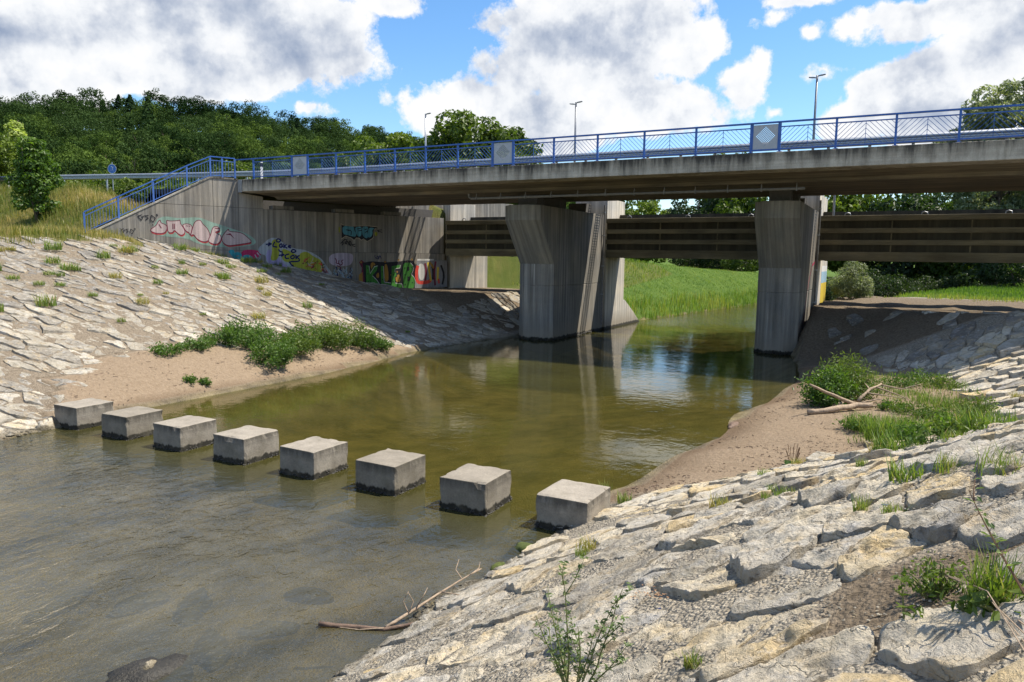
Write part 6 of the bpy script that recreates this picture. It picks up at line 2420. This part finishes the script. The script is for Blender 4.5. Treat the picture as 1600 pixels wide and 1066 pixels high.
# ---------------------------------------------------------------- foreground thistle-like weed
def branch_plant(name, label, x, y, stems, leaf, mat, stem_mat, seed, every=0.022, cat='plant', lz=0.0):
    rg = random.Random(seed)
    nrg = np.random.default_rng(seed)
    root = empty(name, (x, y, Hs(x, y) - 0.02))
    tag(root, label, cat)
    mb = MB()
    C_, Nn = [], []

    def grow(p, d, ln, r, depth):
        path = [p]
        n_ = max(4, int(ln / 0.05))
        for i in range(n_):
            d = (d + Vector((rg.gauss(0, .06), rg.gauss(0, .06), 0.03))).normalized()
            p = p + d * (ln / n_)
            path.append(p)
            f = i / n_
            if f > (0.10 if depth else 0.22) and f < 0.9:
                for _ in range(max(1, int(ln / n_ / every))):
                    a = rg.uniform(0, 6.28)
                    o_ = Vector((math.cos(a), math.sin(a), 0.35)) * leaf * rg.uniform(.3, .6)
                    C_.append(p + o_)
                    Nn.append(Vector((math.cos(a) * -0.5 + rg.gauss(0, .4), math.sin(a) * -0.5 + rg.gauss(0, .4), 1)))
            if depth < 2 and i > n_ * 0.2 and rg.random() < (0.30 if depth == 0 else 0.13):
                a = rg.uniform(0, 6.28)
                nd = (d * 0.8 + Vector((math.cos(a), math.sin(a), 0.25)) * 0.7).normalized()
                grow(p, nd, ln * rg.uniform(0.22, 0.5) * (1 - f * 0.4), r * 0.55, depth + 1)
        m_ = len(path)
        mb.tube(path, [r * (1 - 0.75 * i / (m_ - 1)) for i in range(m_)], 5)

    for (dx, dy, dz, ln) in stems:
        grow(Vector((rg.gauss(0, .015), rg.gauss(0, .015), 0)), Vector((dx, dy, dz)).normalized(), ln, 0.0065, 0)
    P = np.array([tuple(c) for c in C_])
    N_ = unit(np.array([tuple(c) for c in Nn]))
    sz = leaf * nrg.uniform(0.5, 1.25, len(P))
    V_, F_ = leaf_quads(P, N_, sz, sz * 0.34, nrg, 0.35)
    put(np_mesh('leaves', V_, F_, mat, tint=np.repeat(nrg.uniform(0, 1, len(P)), 4)), 'leaves', root)
    put(mb.mesh('stems', stem_mat), 'stems', root)
    return root


p = seat(893, 1100, 1.2)
branch_plant('prickly_lettuce', 'tall spindly prickly weed standing in the middle foreground', p.x, p.y,
             [(0.02, -0.02, 1, 0.80), (-0.30, 0.05, 1, 0.62), (-0.45, -0.1, 1, 0.5), (0.36, 0.16, 1, 0.64), (0.62, 0.25, 1, 0.66), (0.2, -0.2, 1, 0.52), (0.75, 0.35, 1, 0.46), (-0.2, 0.3, 1, 0.46), (-0.1, -0.2, 1, 0.4), (0.3, 0.0, 1, 0.4), (-0.6, 0.1, 1, 0.34)],
             0.034, M['leaf_thistle'], M['stem'], 17, every=0.006)
p = seat(1408, 985, 2.0)
branch_plant('leafy_sprout', 'single upright leafy sprout beside the gravel at the lower right', p.x, p.y, [(0, 0, 1, 0.22), (0.15, 0.1, 1, 0.12)], 0.05, M['leaf_weed2'], M['stem'], 18, every=0.008)
p = seat(1470, 925, 2.0)
weed('weed_clump', 'bushy little weed left of the grass tuft at the lower right', p.x, p.y, 0.15, 0.18, 480, 0.03, M['leaf_weed2'], 401, nst=22)
p = seat(1545, 950, 2.0)
tuft('grass_tuft', 'yellow-green grass tuft among broad leaves at the lower right edge', p.x, p.y, 0.08, 0.24, 170, 0.007, M['grass_clump'], 402, None, 0.55, 0.6)
p = seat(1580, 950, 2.0)
weed('broad_leaf_weed', 'broad-leaved weed at the lower right edge of the picture', p.x, p.y, 0.17, 0.13, 80, 0.07, M['leaf_weed2'], 403, nst=14, wfac=0.5)
p = seat(1530, 960, 2.0)
weed('broad_leaf_weed', 'small broad-leaved weed in front of the yellow-green grass tuft', p.x, p.y, 0.10, 0.09, 45, 0.05, M['leaf_weed2'], 404, nst=10, wfac=0.5)
p = seat(1600, 965, 2.0)
branch_plant('bramble_shoot', 'arching leafy bramble shoot leaning left over the slabs at the right edge', p.x + 0.04, p.y, [(-0.62, 0.25, 0.9, 0.5)], 0.05, M['leaf_thistle'], M['stem_red'], 21, every=0.014)
mb = MB()
for q in range(5):
    a = seat(1440 + q * 12, 905 + q * 8, 2.0)
    b = seat(1600, 975 + q * 14, 2.0)
    mid = (a + b) / 2 + Vector((0, 0, 0.06 + 0.02 * q))
    mb.tube([a + Vector((0, 0, 0.06 + .01 * q)), mid, b + Vector((0, 0, 0.03))], [0.0015, 0.0022, 0.003], 5)
o = mb.build('dry_stalks', M['drift'])
tag(o, 'thin bleached dry stalks lying across the weeds at the lower right', 'stalks')
for i, (px, py, r_, h_) in enumerate(((1345, 800, .05, .13), (1395, 805, .06, .1), (945, 768, .10, .18), (1130, 795, .06, .14), (1085, 1040, .05, .08), (1560, 740, .14, .2), (1480, 735, .1, .14), (1250, 860, .05, .06))):
    p = seat(px, py, 1.0)
    tuft('grass_tuft', ['yellowish tuft of weed between the slabs, left of a pair', 'yellowish tuft of weed between the slabs, right of a pair', 'grass tuft by the corner of the nearest stepping stone', 'little tuft in the slabs below the sandy bar', 'tiny tuft beside the prickly weed in the foreground',
                        'dry tuft at the right edge above the foreground slabs', 'dry yellow tuft in the slabs near the grassy patch', 'tiny tuft in the middle of the foreground slabs'][i], p.x, p.y, r_, h_, 90, 0.006, M['grass_clump'], 420 + i, None, 0.6, 0.8)

# gravel lying in the joints of the near bank
rg = np.random.default_rng(9)
n = 15000
X = rg.uniform(-4.2, 1.7, n)
Y = rg.uniform(2.0, 9.5, n)
k_ = rg.uniform(0, 1, n) < np.clip(1.3 - Y / 10, 0.2, 1)
X, Y = X[k_], Y[k_]
n = len(X)
cen = np.stack([X, Y, H(X, Y) + 0.003], -1)
s = rg.uniform(0.004, 0.012, n)
bv = np.array(blob_v)
jit = rg.uniform(0.7, 1.3, (n, 7, 3)) * bv[None] * s[:, None, None] * np.array([1, 1, 0.7])
V_ = (cen[:, None] + jit).reshape(-1, 3)
F_ = (np.arange(n)[:, None, None] * 7 + np.array(blob_f)[None]).reshape(-1, 3)
o = put(np_mesh('gravel', V_, F_, M['stone'], tint=np.repeat(rg.uniform(0, .75, n), 7)), 'gravel')
tag(o, 'loose gravel in the joints between the near slabs', 'gravel', kind='stuff')

# flood litter: twigs, bark and leaf scraps on the sand, small cobbles at the waterline
def litter(name, label, n, xf, lmin, lmax, mat):
    mb = MB()
    rl = random.Random(len(label))
    c_ = 0
    while c_ < n:
        x, y = xf(rl)
        if x is None:
            continue
        z = Hs(x, y)
        a = rl.uniform(0, 6.28)
        l_ = rl.uniform(lmin, lmax)
        d = Vector((math.cos(a), math.sin(a), rl.uniform(-.1, .25))) * l_
        e = Vector((-math.sin(a), math.cos(a), 0)) * l_ * rl.uniform(0.08, 0.35)
        c = Vector((x, y, z + 0.012))
        mb.loft([[c - d - e * .5, c - d + e * .5, c + d + e * .3, c + d - e * .3], [c - d - e * .4 + Vector((0, 0, .012)), c - d + e * .4 + Vector((0, 0, .012)), c + d + e * .2 + Vector((0, 0, .01)), c + d - e * .2 + Vector((0, 0, .01))]])
        c_ += 1
    o = mb.build(name, mat)
    tag(o, label, 'litter', kind='stuff')


def on_right(rl):
    y = rl.uniform(10.5, 22)
    a, b = float(XR(y)) + 0.25, float(XT(y)) + 0.1
    x = a + (b - a) * rl.random()
    return (x, y) if float(vnoise(np.array([x]), np.array([y]), 1.3, 51)[0]) > 0.42 else (None, None)


def on_left(rl):
    y = rl.uniform(10, 23)
    a = float(XL(y)) - 0.15
    x = a - float(SANDW(y)) * rl.random() ** 1.4
    return (x, y) if float(vnoise(np.array([x]), np.array([y]), 1.1, 52)[0]) > 0.45 else (None, None)


litter('flood_litter', 'dark twigs and bark scraps scattered over the near sand bar', 520, on_right, 0.006, 0.035, M['drift_dark'])
litter('flood_litter', 'pale bark chips scattered over the near sand bar', 420, on_right, 0.005, 0.03, M['drift'])
litter('flood_litter', 'dark twigs and bark scraps scattered over the far sand bar', 260, on_left, 0.012, 0.055, M['drift_dark'])


def shore(n, yf, side):
    rl = random.Random(n)
    V_, F_, T_ = [], [], []
    for q in range(n):
        y = yf(rl)
        x = (float(XR(y)) + rl.gauss(0.0, 0.18)) if side > 0 else (float(XL(y)) + rl.gauss(0.05, 0.15))
        r = rl.uniform(0.02, 0.06) * (1.6 if rl.random() < 0.15 else 1)
        c = (x, y, Hs(x, y) + r * 0.2)
        b = len(V_)
        for w in blob_v:
            V_.append(tuple(c[i] + w[i] * r * rl.uniform(.7, 1.3) * (0.6 if i == 2 else 1) for i in range(3)))
        F_ += [tuple(b + a for a in f) for f in blob_f]
        T_ += [rl.uniform(0.1, 0.6)] * 7
    return V_, F_, T_


V_, F_, T_ = shore(420, lambda r: r.uniform(3.5, 9.5), 1)
o = put(np_mesh('shore_cobbles', V_, F_, M['stone'], tint=T_), 'shore_cobbles')
tag(o, 'small wet cobbles along the waterline of the near bank', 'cobbles', kind='stuff')
V_, F_, T_ = shore(260, lambda r: r.uniform(3.0, 9.8), -1)
o = put(np_mesh('shore_cobbles', V_, F_, M['stone'], tint=T_), 'shore_cobbles')
tag(o, 'small wet cobbles along the waterline of the far bank', 'cobbles', kind='stuff')

# dry rusty leaves
V_, F_ = [], []
mb = MB()
for q in range(45):
    p = seat(1020 + rr.gauss(0, 14), 935 + rr.gauss(0, 7), 1.2)
    a = rr.uniform(0, 6.28)
    d = Vector((math.cos(a), math.sin(a), rr.uniform(-.3, .3))) * 0.012
    e = Vector((-math.sin(a), math.cos(a), rr.uniform(-.5, .5))) * 0.006
    c = p + Vector((0, 0, 0.035))
    mb.face([c - d, c + e, c + d, c - e])
o = mb.build('dry_leaves', M['dryleaf'])
tag(o, 'patch of rusty dry leaves on the slabs right of the prickly weed', 'leaves', kind='stuff')


# ---------------------------------------------------------------- driftwood and rocks
def stick(mb, pts, r0, r1, n=8, mat=0):
    m = len(pts)
    P = []
    for i in range(m - 1):
        for j in range(3):
            f = j / 3
            P.append(Vector(pts[i]) * (1 - f) + Vector(pts[i + 1]) * f)
    P.append(Vector(pts[-1]))
    P = [p + Vector((noise.noise(p * 4.0), noise.noise(p * 4.0 + Vector((9, 0, 0))), noise.noise(p * 4.0 + Vector((0, 9, 0))))) * r0 * 0.5 for p in P]
    mb.tube(P, [(r0 + (r1 - r0) * i / (len(P) - 1)) * (1 + 0.12 * noise.noise(p * 6.0)) for i, p in enumerate(P)], n, mat)


def gp(px, py, dz):
    p = seat(px, py)
    return Vector((p.x, p.y, p.z + dz))


log = empty('driftwood_tree', tuple(gp(1330, 640, 0)))
tag(log, 'bleached forked driftwood trunk with bare branches stranded on the near sand bar', 'driftwood')
fork = gp(1338, 642, 0.13)
mb = MB()
stick(mb, [gp(1262, 648, 0.06), gp(1300, 645, 0.07), fork, gp(1362, 640, 0.10)], 0.068, 0.058, 10)
mb.build('trunk', M['drift'], log, smooth=True)
mb = MB()
tip = at_d(1265, 601, (fork - EYE).dot(FW) - 0.3)
stick(mb, [fork, fork * 0.5 + tip * 0.5, tip], 0.048, 0.026, 9)
mb.build('branch', M['drift'], log, smooth=True)
mb = MB()
stick(mb, [gp(1300, 640, 0.06), gp(1320, 634, 0.10), fork], 0.05, 0.05, 8)
mb.build('branch', M['drift'], log, smooth=True)
dfk = (fork - EYE).dot(FW)
for i, pts in enumerate(([(1340, 627, .3), (1360, 608, .5), (1378, 600, .7)], [(1378, 602, .7), (1410, 608, .6), (1440, 600, .5)], [(1360, 595, 1.4), (1350, 592, 1.5), (1347, 590, 1.6)], [(1368, 604, .6), (1395, 614, .4), (1420, 624, .2)], [(1355, 614, .4), (1380, 618, .3), (1410, 622, .2)],
                         [(1342, 630, .2), (1370, 624, .2), (1394, 626, .2)], [(1360, 610, .5), (1352, 600, .8), (1349, 594, 1.2)], [(1345, 636, .1), (1380, 634, .1), (1400, 630, .1)])):
    mb = MB()
    stick(mb, [at_d(a, b, dfk + c) for a, b, c in pts], 0.042 if i == 0 else 0.020, 0.022 if i == 0 else 0.007, 7)
    mb.build('branch', M['drift'], log, smooth=True)

br = empty('fallen_branch', tuple(gp(640, 975, 0)))
tag(br, 'bleached dead branch lying half in the water at the near bank', 'branch')


def wz(px, py, z):
    return at_z(px, py, z)


mb = MB()
stick(mb, [wz(603, 981, 0.02), wz(650, 950, 0.10), wz(700, 918, 0.20), wz(752, 888, 0.34)], 0.019, 0.007, 8)
mb.build('main_branch', M['drift'], br, smooth=True)
mb = MB()
stick(mb, [wz(497, 975, 0.03), wz(540, 978, 0.015), wz(602, 985, 0.01), wz(640, 975, 0.04), wz(668, 970, 0.08)], 0.026, 0.016, 8)
mb.build('wet_branch', M['drift_dark'], br, smooth=True)
for pts in ([(638, 958, .08), (630, 940, .2), (638, 924, .3)], [(640, 956, .1), (646, 940, .2), (637, 925, .3)], [(650, 950, .1), (662, 930, .25), (668, 918, .3)], [(722, 905, .22), (712, 890, .3), (717, 874, .36)], [(690, 925, .18), (720, 930, .18), (745, 918, .22)], [(735, 898, .3), (748, 888, .33), (750, 878, .37)], [(600, 982, .03), (560, 984, .01), (500, 976, .01)]):
    mb = MB()
    stick(mb, [wz(*q) for q in pts], 0.008, 0.003, 6)
    mb.build('twig', M['drift'], br, smooth=True)


def rock(name, label, p, r, mat, seed, sc=(1, 1, 0.6), cat='rock', tint=0.5, group=None):
    import bmesh
    bm = bmesh.new()
    bmesh.ops.create_icosphere(bm, subdivisions=3, radius=1.0)
    for v in bm.verts:
        q = v.co.copy()
        d = 1 + 0.35 * noise.noise(q * 1.3 + Vector((seed, 0, 0))) + 0.15 * noise.noise(q * 3.5 + Vector((seed, 5, 0))) + 0.06 * noise.noise(q * 9)
        v.co = Vector((q.x * sc[0], q.y * sc[1], q.z * sc[2])) * r * d
    me_ = bpy.data.meshes.new(name)
    bm.to_mesh(me_)
    bm.free()
    me_.materials.append(mat)
    me_.polygons.foreach_set('use_smooth', np.full(len(me_.polygons), True))
    a = me_.attributes.new('tint', 'FLOAT', 'POINT')
    a.data.foreach_set('value', np.full(len(me_.vertices), tint, dtype=np.float32))
    o = put(me_, name)
    o.location = p
    o.rotation_euler = (0, 0, seed * 1.7)
    tag(o, label, cat, group)
    return o


p = at_z(232, 1042, 0.03)
rock('pale_rock', 'small pale yellow rock breaking the water surface at lower left', (p.x, p.y, 0.02), 0.075, M['stone'], 3.1, (1.1, 0.8, 0.8), tint=0.85)
rock('submerged_boulder', 'dark boulder just under water carrying the small pale rock', (p.x - 0.02, p.y - 0.02, -0.13), 0.33, M['crust'], 4.4, (1.2, 0.8, 0.6), 'boulder')
sub = [((300, 935), 0.33, 'dark boulder under the water left of the pair in midstream'), ((215, 930), 0.26, 'dark boulder under the water nearest the left side'), ((480, 915), 0.24, 'dark boulder under the water below the row of stepping stones'), ((330, 1000), 0.3, 'dark boulder under the water behind the small pale rock'), ((95, 930), 0.3, 'dark boulder under the water at the left edge'), ((420, 970), 0.25, 'dark boulder under the water near the dead branch')]
for i, ((px, py), r, lab) in enumerate(sub):
    p = at_z(px, py, -0.3)
    rock('submerged_boulder', lab, (p.x, p.y, Hs(p.x, p.y) + 0.03), r * 0.8, M['crust'], 5 + i * 1.3, (1.6, 0.7, 0.55), 'boulder', group='boulders under the shallow water')
p = at_z(1146, 664, 0.03)
rock('pale_rock', 'low grey driftwood-like rock lying in the water off the near sand bar', (p.x, p.y, 0.03), 0.17, M['drift_dark'], 8.3, (1.8, 0.6, 0.30), tint=0.15)
p = at_z(822, 856, 0.02)
rock('mossy_rock', 'mossy rock at the water edge below the nearest stepping stone', (p.x, p.y, 0.0), 0.13, M['moss'], 9.1, (1.3, 0.9, 0.6))
p = at_z(778, 884, 0.02)
rock('mossy_rock', 'small mossy rock at the waterline above the dead branch', (p.x, p.y, 0.0), 0.09, M['moss'], 9.9, (1.2, 0.8, 0.6))
for i, (px, py, lab) in enumerate(((1030, 963, 'small blue glint of broken glass on the slabs in the foreground'), (1384, 801, 'blue shard of glass between the slabs at right'))):
    p = seat(px, py, 1.5)
    mb = MB()
    c = p + Vector((0, 0, 0.045))
    w = 0.012 if i == 0 else 0.03
    mb.loft([[c + Vector((-w, 0, 0)), c + Vector((0, -w * .5, 0.004)), c + Vector((w, 0, 0.006)), c + Vector((0.002, w * .4, 0.004))], [c + Vector((-w, 0, 0.004)), c + Vector((0, -w * .5, 0.008)), c + Vector((w, 0, 0.01)), c + Vector((0.002, w * .4, 0.008))]])
    o = mb.build('glass_shard', M['bronze'])
    tag(o, lab, 'litter')
# little house roof peeping out of the wood
p = at_d(68, 182, 300)
hs = empty('hillside_house', (p.x, p.y, p.z - 6))
tag(hs, 'pinkish roof of a house among the trees high on the hill at left', 'house')
mb = MB()
mb.box(-3.5, 3.5, -2.5, 2.5, -3, 4.2)
mb.build('wall', M['white'], hs, local=True)
mb = MB()
mb.loft([[(-3.9, -3, 4.1), (3.9, -3, 4.1), (3.9, 0, 6.6), (-3.9, 0, 6.6)], [(-3.9, -3, 4.25), (3.9, -3, 4.25), (3.9, 0, 6.75), (-3.9, 0, 6.75)]])
mb.loft([[(-3.9, 3, 4.1), (-3.9, 0, 6.6), (3.9, 0, 6.6), (3.9, 3, 4.1)], [(-3.9, 3, 4.25), (-3.9, 0, 6.75), (3.9, 0, 6.75), (3.9, 3, 4.25)]])
mb.build('roof', M['roof'], hs, local=True)
hs.rotation_euler = (0, 0, YAW * 1.2)
